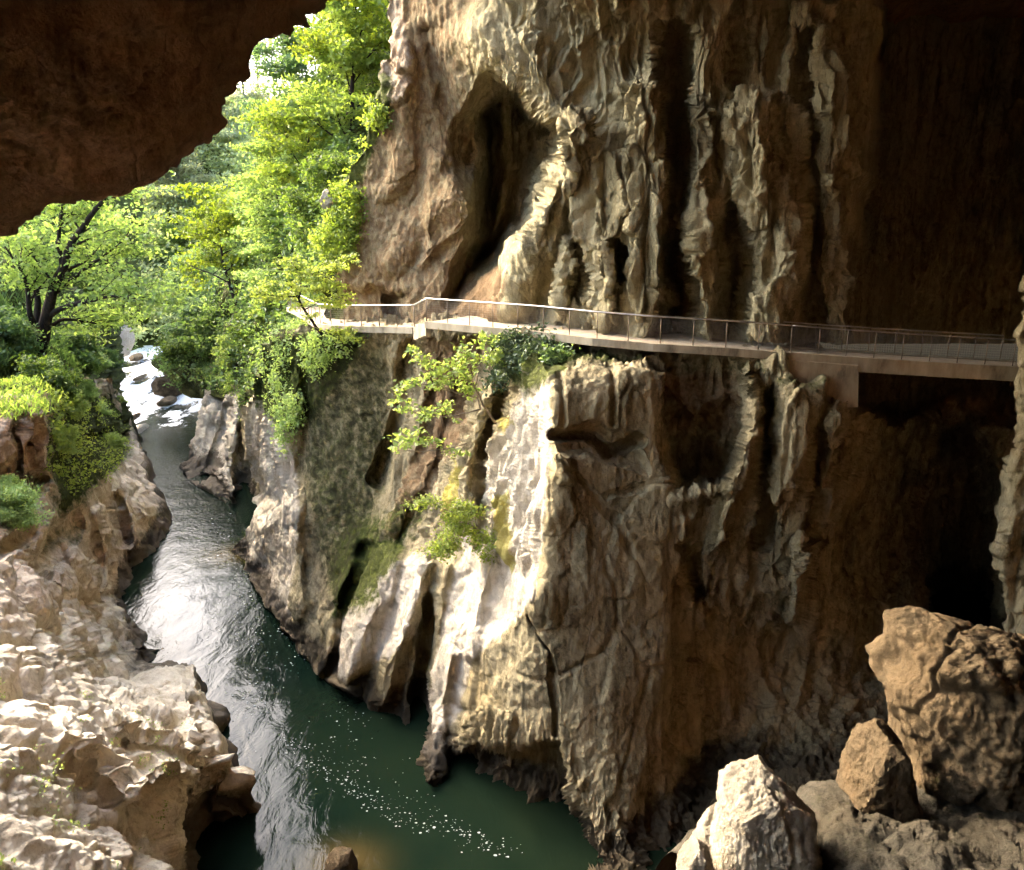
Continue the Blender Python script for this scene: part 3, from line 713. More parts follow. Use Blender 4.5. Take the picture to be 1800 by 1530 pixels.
# ---- slopes behind
def build_slopes():
    det = lambda P, U, V: (fbm(P.reshape(-1, 3)*.25, 5)*1.4).reshape(U.shape)
    U, V = uvgrid(-420, [(330, 250), (560, 240), (640, 210), (760, 225)], 330, 760, 110, 130)
    Y = tps([(-400, 600, 40), (0, 700, 46), (60, 665, 50), (110, 650, 56), (150, 600, 75), (210, 620, 112), (220, 690, 96), (0, 560, 50), (0, 450, 66), (-200, 350, 70), (100, 450, 90), (220, 400, 130), (-400, 350, 60), (100, 740, 46), (220, 750, 80)], U, V)
    rock_sheet('grassy_slope', at(U, V, Y), M['soil'], det, dict(moss=1.0), U, V)
    U, V = uvgrid([(-60, 645), (100, 605), (200, 575), (300, 525), (420, 455), (560, 330), (640, 270), (700, 330)], 800, -60, 700, 140, 130)
    Y = tps([(340, 650, 98), (270, 630, 112), (480, 600, 66), (560, 560, 58), (560, 450, 58), (620, 300, 62), (640, 200, 66), (690, 0, 74), (310, 560, 112), (340, 450, 112), (400, 350, 108), (450, 250, 102), (500, 100, 100), (560, -40, 96), (800, 300, 60), (800, -40, 72), (800, 650, 56)], U, V)
    rock_sheet('wooded_slope', at(U, V, Y), M['soil'], det, dict(moss=.8), U, V)
    U, V = uvgrid(-300, 760, 176, 700, 90, 120)
    Y = tps([(-300, 640, 130), (220, 640, 128), (330, 635, 135), (250, 560, 140), (300, 450, 155), (350, 300, 175), (400, 200, 195), (450, 100, 220), (-300, 100, 200), (700, 100, 220), (700, 600, 140), (0, 300, 170)], U, V)
    rock_sheet('far_hill', at(U, V, Y), M['soil'], det, dict(moss=1.0), U, V)

# ---- H: the overhanging roof at upper left, and the rest of the cave round the viewpoint
def build_roof():
    edge = [(-1300, -420), (-1050, 150), (-850, 400), (-600, 520), (-420, 520), (-150, 430), (0, 394), (38, 366), (100, 352), (165, 360), (200, 335), (250, 287), (275, 255), (300, 213), (318, 180), (345, 152), (370, 118), (400, 98), (440, 76), (480, 44), (530, -2), (580, -45), (660, -90), (760, -190), (900, -330)]
    nr, nc = 280, 720
    u = np.linspace(-1300, 760, nc)
    ve = interp(u, edge)+jag(u, 5, .04, 9.)+jag(u, 3, .2, 3.)
    t = np.linspace(0, 1, nr)**1.3
    U = np.repeat(u[None], nr, 0); V = ve[None]-t[:, None]*(ve[None]+620)
    # underside: leaves the lip and rises toward the viewpoint
    base = interp(u, [(-1300, 7.5), (-420, 10.), (0, 11.5), (300, 12.2), (450, 13.5), (530, 15.5), (660, 20), (760, 26)])
    h = V*0+t[:, None]
    Y = base[None]*(1-.62*sstep(0, 1, h)**.9)
    Y = Y+1.2*np.exp(-h*22)
    P = at(U, V, Y)
    # outer face above the lip
    n = 26; e = P[0]; q = np.linspace(1, 1/n, n)
    out = e[None]+np.stack([-.5*q, .9+1.8*q**.5, 22*q**1.6], -1)[:, None, :]
    P = np.concatenate([out, P], 0); U = np.concatenate([np.repeat(U[:1], n, 0), U]); V = np.concatenate([np.repeat(V[:1], n, 0), V])
    def det(P, U, V):
        q = P.reshape(-1, 3); w = np.stack([fbm(q*.4+5, 3), fbm(q*.4+25, 3), fbm(q*.4+55, 3)], -1)
        a = fbm(q*.38, 5); F1, F2, ID = worley((q+w*.8)*.55)
        return (a*.55+(ID-.5)*.3*sstep(0, .1, F2-F1)+fbm(q*2.2+w, 4)*.16+ridged((q+w)*np.array([1.6, .7, 1.2]), 3)*.14).reshape(U.shape)
    rock_sheet('cave_roof', P, M['roof'], det, dict(ochre=.3), U, V, flank=0.)
    # shell: high ceiling, back and side walls of the cave
    def shell(name, rows, nr=50, nc=70):
        rows = np.array(rows, float)          # (k,m,3) coarse net, bilinearly refined
        k, m, _ = rows.shape
        a = np.linspace(0, k-1, nr); b = np.linspace(0, m-1, nc)
        i = np.minimum(a.astype(int), k-2); j = np.minimum(b.astype(int), m-2); fa = (a-i)[:, None, None]; fb = (b-j)[None, :, None]
        g = rows[i][:, j]*(1-fa)*(1-fb)+rows[i+1][:, j]*fa*(1-fb)+rows[i][:, j+1]*(1-fa)*fb+rows[i+1][:, j+1]*fa*fb
        U = np.repeat(np.arange(nc)[None]*1., nr, 0); V = np.repeat(np.arange(nr)[:, None]*1., nc, 1)
        rock_sheet(name, g, M['roof'], lambda P, U, V: (fbm(P.reshape(-1, 3)*.16, 5)*1.6).reshape(U.shape), {}, U, V)
    shell('cave_ceiling', [[(-19, 9, 17), (-9, 15, 17), (-4, 18, 17.5), (0, 26, 18), (-9, 41, 15), (-7, 80, 15), (-1, 126, 15)],
                           [(-19, -12, 12), (0, 0, 12), (14, 10, 13.5), (24, 26, 15), (30, 42, 15.5), (36, 84, 17), (36, 126, 17)],
                           [(-24, -34, 8), (6, -36, 10), (40, -28, 10), (60, 15, 16), (68, 50, 18), (80, 90, 22), (86, 126, 22)]])
    shell('cave_back_wall', [[(-27, -13, 15), (-25, -22, 14), (0, -35, 14), (40, -34, 14), (60, 0, 18), (74, 110, 40)],
                             [(-29, -13, -2), (-25, -20, -2), (0, -31, -2), (40, -30, -2), (58, 0, -2), (74, 110, -2)],
                             [(-31, -13, -30), (-25, -20, -30), (0, -27, -30), (40, -28, -30), (58, 0, -60), (74, 110, -60)]])

# ---- right edge pillar and the near slope
def build_right():
    edge = [(380, 1830), (500, 1796), (560, 1792), (600, 1790), (700, 1794), (780, 1790), (830, 1772), (900, 1768), (960, 1752), (1060, 1762), (1140, 1770), (1300, 1775), (1500, 1775)]
    nr, nc = 300, 90
    v = np.linspace(380, 1500, nr); L = interp(v, edge)+jag(v, 7, .05, 6.); s = np.linspace(0, 1, nc)
    U = L[:, None]+(2080-L)[:, None]*s[None]; V = np.repeat(v[:, None], nc, 1)
    Y = 30.9-1.2*np.sqrt(np.clip((U-L[:, None])/120, 0, 1))+.0*V
    P = at(U, V, Y)
    P, U, V = wrap_cols(P, U, V, 'L', lambda e: np.array([9., 9., 0.]), 12)
    rock_sheet('cave_pillar', P, M['cliff'], lambda P, U, V: flow_detail(P, .8), dict(pale=.25), U, V)
    # near slope the boulders lie on
    U, V = uvgrid([(1300, 1260), (1500, 1140), (1700, 1040)], 2200, 1380, 1720, 130, 300)
    top = interp(U, [(1000, 1560), (1180, 1560), (1240, 1500), (1440, 1455), (1480, 1420), (1600, 1380), (1800, 1330), (2200, 1300)])
    V = top+(1760-top)*np.linspace(0, 1, 130)[:, None]
    Y = tps([(1180, 1560, 9.2), (1250, 1500, 9.6), (1440, 1455, 9.8), (1480, 1420, 10), (1600, 1380, 11), (1800, 1330, 12), (2200, 1300, 12), (1200, 1740, 6.5), (1500, 1740, 6), (1900, 1740, 5), (1500, 1560, 8), (1800, 1530, 8), (2200, 1740, 5)], U, V)
    P = at(U, V, Y)
    n = 14; e = P[0]; q = np.linspace(1, 1/n, n)
    P = np.concatenate([e[None]+np.stack([0*q, 1.2*q**.5+2*q, -9*q**1.7], -1)[:, None], P]); U = np.concatenate([np.repeat(U[:1], n, 0), U]); V = np.concatenate([np.repeat(V[:1], n, 0), V])
    def det(P, U, V):
        q = P.reshape(-1, 3); F1, F2, ID = worley(q*2.6); G1, G2, _ = worley(q*7.)
        return (fbm(q*.8, 5)*.25+np.sqrt(np.clip(F2-F1, 0, 1))*.12+np.sqrt(np.clip(G2-G1, 0, 1))*.04).reshape(U.shape)
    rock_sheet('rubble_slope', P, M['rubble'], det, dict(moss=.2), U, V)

# ------------------------------------------------------------------ boulders (closed solids)
def boulder(name, outline, Y, thick, mat, label, cat='boulder', seed=0, rough=.05, group=None, facet=.12, tilt=0., masks=None, nt=240, npz=150):
    """outline: photo-pixel silhouette at distance Y; a closed stone of that outline with real depth"""
    o = np.array(outline, float); c = o.mean(0)
    seg = np.r_[o, o[:1]]; L = np.r_[0, np.cumsum(np.hypot(*np.diff(seg, axis=0).T))]
    s = np.linspace(0, L[-1], nt, endpoint=False)
    O = np.c_[np.interp(s, L, seg[:, 0]), np.interp(s, L, seg[:, 1])]
    O = (O+np.roll(O, 1, 0)+np.roll(O, -1, 0))/3
    rim = at(O[:, 0], O[:, 1], np.full(nt, Y)); cen = at(c[0], c[1], Y)
    rim[:, 1] += tilt*(rim[:, 2]-cen[2])
    ph = np.linspace(-math.pi/2, math.pi/2, npz)
    e = .62
    cr = np.sign(np.cos(ph))*np.abs(np.cos(ph))**e; sr = np.sign(np.sin(ph))*np.abs(np.sin(ph))**.85
    d = np.array([0, 1., 0]); 
    P = cen+(rim-cen)[None]*cr[:, None, None]+d*(sr*thick)[:, None, None]+np.array([0, 0, 0])
    Q = P.reshape(-1, 3); nrm = (Q-cen); nrm /= np.linalg.norm(nrm, axis=1, keepdims=True)+1e-6
    size = np.linalg.norm(rim-cen, axis=1).mean()
    rb = np.random.RandomState(seed+100)      # split faces
    for _ in range(16):
        pn = rb.normal(size=3); pn[1] = -abs(pn[1])*(1 if rb.rand() < .7 else -1); pn[2] = pn[2]*.8+.15; pn /= np.linalg.norm(pn)
        sd_ = (Q-cen)@pn; dmax = sd_.max()*(.80+.12*rb.rand())
        Q = Q-pn*np.clip(sd_-dmax, 0, None)[:, None]*.92
    q = Q/size+seed*7.7
    F1, F2, ID = worley(q*1.1)
    pl, jo, ti = facets(q, (1.5, 1.5, 1.5), seed); pl2, jo2, ti2 = facets(q, (4., 4., 4.), seed+5)
    disp = fbm(q*1.3, 5)*.06+(ID-.5)*facet*1.2*sstep(0, .06, F2-F1)+(pl*.12+ti*.14-jo*.03)*facet*2.2+(pl2*.05+ti2*.05-jo2*.02)*facet*2.4+ridged(q*3.6, 4)*.04+fbm(q*9, 4)*.022+(fbm(q*24, 3)*.014)
    Q = Q+nrm*(disp*size*rough/.05-.06*size)[:, None]
    idx = np.arange(npz*nt).reshape(npz, nt)
    f = np.stack([idx[:-1], np.roll(idx[:-1], -1, 1), np.roll(idx[1:], -1, 1), idx[1:]], -1).reshape(-1, 4)
    base = np.array([cen[0], cen[1], Q[:, 2].min()])
    me = mesh_from(name, Q-base, f, mat)
    for an in ('moss', 'pale', 'ochre', 'lichen', 'wet'): attr(me, an, np.full(len(Q), (masks or {}).get(an, 0.)))
    ob = link(name, me); ob.location = base
    tag(ob, label, cat, group); return ob

# ------------------------------------------------------------------ foliage
def leaves(centers, rs, n_each, size, spread, flat=.35, up=.8):
    """rhombic leaf blades scattered round twig tips"""
    c = np.repeat(np.asarray(centers, float), n_each, 0); n = len(c)
    off = rs.normal(size=(n, 3))*spread*np.array([1, 1, flat]); c = c+off
    nrm = rs.normal(size=(n, 3))*.62+np.array([0, 0, up]); nrm /= np.linalg.norm(nrm, axis=1, keepdims=True)
    a = rs.normal(size=(n, 3)); a -= (a*nrm).sum(1, keepdims=True)*nrm; a /= np.linalg.norm(a, axis=1, keepdims=True)+1e-9
    b = np.cross(nrm, a); s = size*(.6+.8*rs.rand(n))[:, None]
    V = np.stack([c-a*s*.6, c+b*s*.34+nrm*s*.06, c+a*s*.6-nrm*s*.10, c-b*s*.34+nrm*s*.06], 1).reshape(-1, 3)
    f = np.arange(n*4).reshape(n, 4)
    t = np.clip(np.repeat(rs.rand(n)*.6+np.repeat(rs.rand(len(centers)), n_each)*.4, 4), 0, 1)
    return V, f, t

def limb(rs, p, d, L, n, wob, lift):
    pts = [np.array(p, float)]; d = np.array(d, float); d /= np.linalg.norm(d)
    for k in range(n):
        d = d+rs.normal(size=3)*wob+np.array([0, 0, lift]); d /= np.linalg.norm(d)
        pts.append(pts[-1]+d*L/n)
    return np.array(pts), d

def grow_tree(rs, H, spread, trunks=1, lean=(0, 0), first=.3, limbs=12, subs=6, rad=.02, wob=.16, lift=.05):
    mb = MB(); tips = []
    for t in range(trunks):
        d0 = np.array([lean[0]+(rs.normal()*.25 if trunks > 1 else 0), lean[1]+(rs.normal()*.25 if trunks > 1 else 0), 1.])
        tr, _ = limb(rs, (rs.normal()*.12*(trunks > 1), rs.normal()*.12*(trunks > 1), -.3), d0, H*(1. if t == 0 else .8), 12, wob*.45, .04)
        R = H*rad*(1 if t == 0 else .75)
        rr = R*(1-np.linspace(0, 1, 13)*.88); rr[0] *= 1.35
        mb.tube(tr, rr, 7)
        nl = limbs if t == 0 else limbs*2//3
        for k in range(nl):
            h = first+(1-first)*(k+rs.rand()*.8)/nl; i = min(int(h*12), 11); p = tr[i]+(tr[i+1]-tr[i])*(h*12-i)
            az = k*2.4+rs.rand()*1.2
            el = .15+.75*h*rs.rand()+.2
            L = spread*(1.05-.62*max(0, h-.35))*(.7+.5*rs.rand())
            lb, dd = limb(rs, p, (math.cos(az)*math.cos(el), math.sin(az)*math.cos(el), math.sin(el)), L, 7, wob, lift)
            r0 = R*(1-h*.85)*.55
            mb.tube(lb, r0*(1-np.linspace(0, 1, 8)*.85), 5, False)
            for q in range(subs):
                w = .3+.7*(q+rs.rand())/subs; j = min(int(w*7), 6); p2 = lb[j]
                dd2 = (lb[j+1]-lb[j]); dd2 = dd2/np.linalg.norm(dd2)+rs.normal(size=3)*np.array([.75, .75, .35])
                sb, _ = limb(rs, p2, dd2, L*.42*(.6+.6*rs.rand()), 4, wob*1.2, lift*.4)
                mb.tube(sb, r0*.33*(1-np.linspace(0, 1, 5)*.8), 4, False)
                tips += [sb[2], sb[3], sb[4]]
            tips += [lb[5], lb[7]]
        tips.append(tr[-1])
    return mb, np.array(tips)

PROTO = {}
def make_tree(kind, H, spread, leaf, seed, n_each=14, lsize=.26, lspread=.55, flat=.3, bark='bark', **kw):
    rs = np.random.RandomState(seed)
    mb, tips = grow_tree(rs, H, spread, **kw)
    V, f, t = leaves(tips, rs, n_each, lsize, lspread, flat)
    me_c = mesh_from('crown', V, f, M[leaf], False); attr(me_c, 'tone', t)
    V2 = np.concatenate(mb.V)
    me_t = mesh_from('trunk', V2, [np.concatenate(mb.F4), np.concatenate(mb.F3) if mb.F3 else np.zeros((0, 3), int)], M[bark])
    return me_t, me_c

def plant(name, loc, meshes, label, cat, group=None, rz=0., scale=1., parts=('trunk', 'crown'), sz=None, rx=0., ry=0.):
    root = empty(name, loc); tag(root, label, cat, group)
    root.rotation_euler = (rx, ry, rz); root.scale = (scale, scale, sz or scale)
    for pn, me in zip(parts, meshes): link(pn, me, root)
    return root

# ------------------------------------------------------------------ build: rock
build_cave_wall(); build_cliff(); build_far_spur(); build_bank(); build_slopes(); build_roof(); build_right()

# ------------------------------------------------------------------ river
def build_river():
    x = np.linspace(-115, 36, 420); y = np.linspace(14, 140, 380)
    X, Yg = np.meshgrid(x, y)
    q = np.stack([X, Yg, 0*X], -1).reshape(-1, 3)
    up = sstep(88, 128, Yg)
    Z = WATER+up*3.6+.02*fbm(q*np.array([.8, .5, 1]), 3).reshape(X.shape)
    turb = fbm(q*np.array([.35, .25, 1])+3, 4).reshape(X.shape)
    Z += up*turb*.55
    foam = np.clip(sstep(90, 101, Yg)*.8-.12+turb*.75*sstep(88, 100, Yg), -.6, 1.0)
    foam = np.where(Yg < 88, -1., foam)
    chop = sstep(40, 85, Yg)
    s = on_water(600, 1520); sh = np.exp(-(((X-s[0])/1.5)**2+((Yg-s[1])/1.2)**2))
    s2 = on_water(405, 975); sh2 = .8*np.exp(-(((X-s2[0])/2.5)**2+((Yg-s2[1])/2.)**2))
    P = np.stack([X, Yg, Z], -1)
    me = mesh_from('river', P.reshape(-1, 3), grid_faces(*X.shape), M['water'])
    attr(me, 'foam', foam.ravel()); attr(me, 'chop', chop.ravel()); attr(me, 'shallow', np.clip(sh+sh2, 0, 1).ravel())
    tag(link('river', me), kind='structure')
    # flecks of foam drifting on the pool
    rs = np.random.RandomState(3)
    lanes = [([(350, 880), (400, 940), (420, 1010), (450, 1100), (470, 1180), (460, 1260)], 22, 260, 1.), ([(400, 960), (440, 1040), (500, 1130), (540, 1180)], 20, 150, 1.), ([(440, 1220), (430, 1270)], 24, 60, 1.2),
             ([(510, 1300), (560, 1350), (640, 1400), (720, 1440), (800, 1460), (900, 1500)], 17, 420, 1.1), ([(600, 1240), (620, 1310), (600, 1380)], 26, 110, .9), ([(480, 1330), (560, 1300)], 30, 60, .8), ([(380, 1080), (380, 1160)], 22, 90, .8), ([(690, 1360), (760, 1440)], 30, 50, .7)]
    V = []; Fc = []; n = 0
    for pts, sp, cnt, sz in lanes:
        p = np.array(pts, float); L = np.r_[0, np.cumsum(np.hypot(*np.diff(p, axis=0).T))]
        for k in range(int(cnt*.75)):
            a = rs.rand()*L[-1]; u = np.interp(a, L, p[:, 0])+rs.normal()*sp; v = np.interp(a, L, p[:, 1])+rs.normal()*sp*.6
            c = on_water(u, v, WATER+.03); r = .0165*sz*np.exp(rs.normal()*.5)*(c[1]/30)**.6
            m = 6; an = np.arange(m)*2*math.pi/m
            rr = r*(.7+.6*rs.rand(m))
            V.append(np.c_[c[0]+rr*np.cos(an)*1.3, c[1]+rr*np.sin(an), np.full(m, c[2])]); Fc.append(np.arange(m)+n); n += m
    me = mesh_from('foam', np.concatenate(V), np.array(Fc), M['foam'])
    tag(link('foam', me), kind='stuff')
build_river()

# ------------------------------------------------------------------ path, bridge, railings
def resample(P, step):
    L = np.r_[0, np.cumsum(np.linalg.norm(np.diff(P, axis=0), axis=1))]
    n = max(2, int(round(L[-1]/step))+1); s = np.linspace(0, L[-1], n)
    return np.stack([np.interp(s, L, P[:, k]) for k in range(3)], -1)
def sides(P):
    T = np.gradient(P, axis=0); T[:, 2] = 0; T /= np.linalg.norm(T, axis=1, keepdims=True)
    S = np.stack([-T[:, 1], T[:, 0], 0*T[:, 0]], -1)      # away from the river for a path running left to right
    return S
def pix(pts): return np.array([at(u, v, Y) for u, v, Y in pts])
LOWER = pix([(505, 541, 56), (518, 546, 52.5), (532, 554, 48.8), (546, 563, 45.8), (560, 571, 43.6), (590, 574, 42.2), (620, 575, 41.4), (680, 576, 40.2), (726, 577, 39.0)])
UPPER = pix([(748, 567, 37.6), (850, 576, 35.6), (940, 584, 34.2), (1040, 596, 32.6), (1150, 606, 31.7), (1270, 613, 31.5), (1390, 622, 31.5)])
BRIDGE = pix([(1390, 622, 31.5), (1480, 629, 31.5), (1620, 638, 31.5), (1830, 650, 31.5)])

def walkway():
    root = empty('walkway', LOWER[4]); tag(root, 'narrow concrete walkway with a kerb running along the cave wall above the gorge', 'walkway')
    o = LOWER[4]
    for P0, w in ((LOWER, 3.6), (UPPER, 3.6)):
        P = resample(P0, .5); S = sides(P)
        mb = MB(); mb.sweep(P, [(0.02, -.22), (w, -.22), (w, 0), (0.02, 0)], S); mb.build('deck', M['pathtop'], root, o, False)
        mb = MB(); mb.sweep(P, [(-.06, -.27), (.16, -.27), (.16, .04), (-.06, .04)], S); mb.build('kerb', M['concrete'], root, o, False)
    # steps between the two levels
    a, b = LOWER[-1], UPPER[0]; n = 5
    S = sides(np.array([a, b]))[0]; T = (b-a); T[2] = 0
    for k in range(n):
        mb = MB(); z0 = a[2]+(b[2]-a[2])*(k+.6)/n
        p = a+T*(k/n); q = a+T*((k+1)/n)
        mb.prism([(p[0], p[1], z0), (q[0], q[1], z0), (q[0]+S[0]*3., q[1]+S[1]*3., z0), (p[0]+S[0]*3., p[1]+S[1]*3., z0)], (0, 0, -.6-.002*k))
        mb.build('step', M['concrete'], root, o, False)

def bridge():
    root = empty('footbridge', BRIDGE[0]); tag(root, 'concrete footbridge crossing the dark cleft from abutment to right wall', 'footbridge')
    o = BRIDGE[0]; P = resample(BRIDGE, .5); S = sides(P)
    mb = MB(); mb.sweep(P, [(0., -.16), (1.9, -.16), (1.9, 0), (0., 0)], S); mb.build('deck', M['pathtop'], root, o, False)
    mb = MB(); mb.sweep(P, [(-.05, -.52), (.26, -.52), (.26, .06), (-.05, .06)], S); mb.build('beam', M['concrete'], root, o, False)
    mb = MB(); mb.sweep(P, [(1.64, -.52), (1.95, -.52), (1.95, .06), (1.64, .06)], S); mb.build('beam', M['concrete'], root, o, False)
    Y = 31.34
    poly = [at(u, v, Y) for u, v in [(1380, 633), (1509, 643), (1508, 716), (1380, 716)]]
    mb = MB(); mb.prism(poly[::-1], (0, 1.8, 0)); mb.build('abutment', M['concrete'], root, o, False)

def railing(P0, off, label, step=1.25, h=1.1, rail_mat='steel', post_r=.02, wires=True, base=.03, rail_r=.03):
    P = resample(P0, .25); S = sides(P); Q = P+S*off
    root = empty('railing', Q[0]); tag(root, label, 'railing', 'railings along the path and bridge'); o = Q[0]
    L = np.r_[0, np.cumsum(np.linalg.norm(np.diff(Q, axis=0), axis=1))]; n = max(1, round(L[-1]/step))
    mb = MB(); mb.tube(Q+np.array([0, 0, h]), rail_r, 6); mb.build('handrail', M[rail_mat], root, o)
    me = None
    for k in range(n+1):
        s = L[-1]*k/n; p = np.array([np.interp(s, L, Q[:, j]) for j in range(3)])
        if me is None:
            mb = MB(); mb.tube([(0, 0, base), (0, 0, h-.02)], post_r, 6); ob = mb.build('post', M['darksteel'], root); me = ob.data
        else: ob = link('post', me, root)
        ob.location = p-o
    if wires:
        mb = MB()
        for z in np.arange(.16, h-.04, .1): mb.tube(Q[::2]+np.array([0, 0, z]), (.0024), 3, False)
        for s in np.arange(.1, L[-1], .1):
            p = np.array([np.interp(s, L, Q[:, j]) for j in range(3)]); mb.tube([p+[0, 0, .12], p+[0, 0, h-.02]], (.0024), 3, False)
        mb.build('mesh_panel', M['wire'], root, o)
walkway(); bridge()
railing(LOWER, .08, 'grey railing of the lower left path, curving out of sight round the cliff corner')
railing(np.array([LOWER[-1], UPPER[0]]), .08, 'short sloping railing over the steps between the two path levels', rail_r=.04)
railing(UPPER, .08, 'long straight grey railing on the middle path, its handrail catching bright light', rail_r=.036)
railing(BRIDGE, .08, 'near railing of the footbridge, on the river side of its deck', step=1.1)
railing(BRIDGE+np.array([-.6, 0, 0]), 1.80, 'far railing of the footbridge, seen behind the near one', step=1.1)

# ------------------------------------------------------------------ vegetation
def cover(name, sheet, poly, count, leaf, size, label, cat, seed, off=.25, fr=.35, thr=-.05, kind=None, n_each=8, spread=.22, group=None, up=.35):
    """leaves clinging to a rock surface inside a patch"""
    rs = np.random.RandomState(seed)
    U, V, P, N = SHEETS[sheet]
    sd = poly_sd(U, V, poly)
    nz = fbm(P.reshape(-1, 3)*fr+seed, 3).reshape(U.shape)
    idx = np.flatnonzero(((sd < 0) & (nz > thr)).ravel())
    if len(idx) < 5: return None
    pick = rs.choice(idx, count)
    pts = P.reshape(-1, 3)[pick]+N.reshape(-1, 3)[pick]*(rs.rand(count)*off)[:, None]+rs.normal(size=(count, 3))*.08
    Vv, f, t = leaves(pts, rs, n_each, size, spread, .7, up)
    base = pts[np.argmin(pts[:, 2])]
    me = mesh_from(name, Vv-base, f, M[leaf], False); attr(me, 'tone', t)
    o = link(name, me); o.location = base
    if kind: o['kind'] = kind
    else: tag(o, label, cat, group)
    return o

def skeleton(name, limbs, leaf, label, cat, seed, bark='bark', n_each=24, size=.2, spread=.35, flat=.3, subs=8, sublen=1.4, bare=.35, group=None, up=.8, root_at=None, twig_k=4, away=0.):
    """tree or shrub whose main limbs follow given courses: [(pts [(u,v,Y)], r0, r1)]"""
    rs = np.random.RandomState(seed); mb = MB(); tips = []
    org = at(*limbs[0][0][0]) if root_at is None else np.array(root_at)
    for pts, r0, r1 in limbs:
        p = pix(pts); L = np.r_[0, np.cumsum(np.linalg.norm(np.diff(p, axis=0), axis=1))]; n = 3*len(pts)
        s = np.linspace(0, L[-1], n); q = np.stack([np.interp(s, L, p[:, j]) for j in range(3)], -1)
        for _ in range(2): q[1:-1] = (q[:-2]+q[1:-1]*2+q[2:])/4
        q[1:] += rs.normal(size=(n-1, 3))*.02*L[-1]/n*3
        rad = np.linspace(r0, r1, n); mb.tube(q, rad, 7)
        for k in range(subs):
            w = bare+(1-bare)*(k+rs.rand())/subs; j = min(int(w*(n-1)), n-2)
            d = (q[j+1]-q[j])/np.linalg.norm(q[j+1]-q[j])*.7+rs.normal(size=3)*np.array([.8, .8, .35])+[0, 0, .15]
            if away and d[1] < .15: d[1] = .15+abs(d[1])*.8
            sb, _ = limb(rs, q[j], d, sublen*(.5+rs.rand()*.9), 5, .2, .04)
            mb.tube(sb, max(rad[j]*.4, .012)*(1-np.linspace(0, 1, 6)*.8), twig_k, False)
            for _ in range(2):
                j2 = 2+rs.randint(3); s2, _ = limb(rs, sb[j2], rs.normal(size=3)*[1, 1, .4], sublen*.5, 3, .2, .03)
                mb.tube(s2, .011, 3, False); tips += [s2[2], s2[3]]
            tips += [sb[3], sb[4], sb[5]]
        tips.append(q[-1])
    V, f, t = leaves(np.array(tips), rs, n_each, size, spread, flat, up)
    root = empty(name, org); tag(root, label, cat, group)
    mb.build('trunk' if cat == 'tree' else 'stem', M[bark], root, org)
    me = mesh_from('crown' if cat == 'tree' else 'foliage', V-org, f, M[leaf], False); attr(me, 'tone', t)
    link(me.name.split('.')[0], me, root)
    return root

# the big dark-limbed tree on the left bank
G = on('grassy_slope', 66, 655)[0]
def Yd(d): return G[1]+d
skeleton('broadleaf_tree', [
    ([(62, 672, Yd(0)), (70, 620, Yd(0)), (82, 560, Yd(0)), (90, 520, Yd(-.5)), (110, 470, Yd(-1)), (125, 430, Yd(-1.5)), (150, 395, Yd(-2)), (185, 345, Yd(-2.5)), (215, 300, Yd(-3))], .46, .06),
    ([(70, 620, Yd(0)), (66, 540, Yd(.4)), (62, 480, Yd(.6)), (50, 430, Yd(1)), (42, 380, Yd(1.4)), (30, 330, Yd(2))], .26, .04),
    ([(84, 560, Yd(0)), (100, 545, Yd(-.3)), (130, 535, Yd(-1)), (165, 526, Yd(-1.6)), (200, 520, Yd(-2)), (245, 528, Yd(-2.4))], .20, .04),
    ([(78, 590, Yd(0)), (52, 560, Yd(-1)), (48, 500, Yd(-1.6)), (30, 460, Yd(-2)), (5, 430, Yd(-2.6))], .22, .04),
    ([(110, 470, Yd(-1)), (100, 420, Yd(-1.6)), (108, 370, Yd(-2)), (120, 320, Yd(-2.4))], .16, .03),
    ([(90, 520, Yd(-.5)), (120, 500, Yd(.6)), (150, 470, Yd(1.6)), (200, 440, Yd(2.4)), (235, 400, Yd(3))], .15, .03),
    ([(80, 580, Yd(0)), (110, 560, Yd(1)), (150, 565, Yd(2)), (190, 575, Yd(2.6))], .14, .03)],
    'bright_leaf', 'large broadleaf tree with forked blackish trunks and bright green crown on left bank', 'tree', 11, n_each=18, size=.24, spread=.55, flat=.25, subs=15, sublen=2.6, bare=.42, away=1.)

# trees of the wooded right slope and the valley: one prototype of each kind, then copies
P_BRIGHT = make_tree('bright', 11, 4.3, 'bright_leaf', 21, n_each=34, lsize=.27, lspread=.55, flat=.22, first=.28)
P_LAYER = make_tree('layer', 9, 4.8, 'bright_leaf', 22, n_each=36, lsize=.25, lspread=.6, flat=.16, first=.22, lift=-.01, lean=(-.25, -.1))
P_MID = make_tree('mid', 10, 4., 'mid_leaf', 23, n_each=40, lsize=.28, lspread=.6, flat=.35, first=.15)
P_PALE = make_tree('pale', 13, 5., 'hazed_pale_leaf', 24, n_each=34, lsize=.40, lspread=.75, flat=.4, first=.2, bark='pale_bark')
P_DARK = make_tree('dark', 12, 4.5, 'dark_leaf', 25, n_each=40, lsize=.38, lspread=.75, flat=.4, first=.1)
P_BUSH = make_tree('bush', 3.2, 2.4, 'mid_leaf', 26, n_each=40, lsize=.2, lspread=.35, flat=.5, first=.05, limbs=9, trunks=3)
P_BBUSH = make_tree('bright bush', 3.0, 2.2, 'fresh_leaf', 27, n_each=34, lsize=.2, lspread=.34, flat=.4, first=.05, limbs=9, trunks=3)

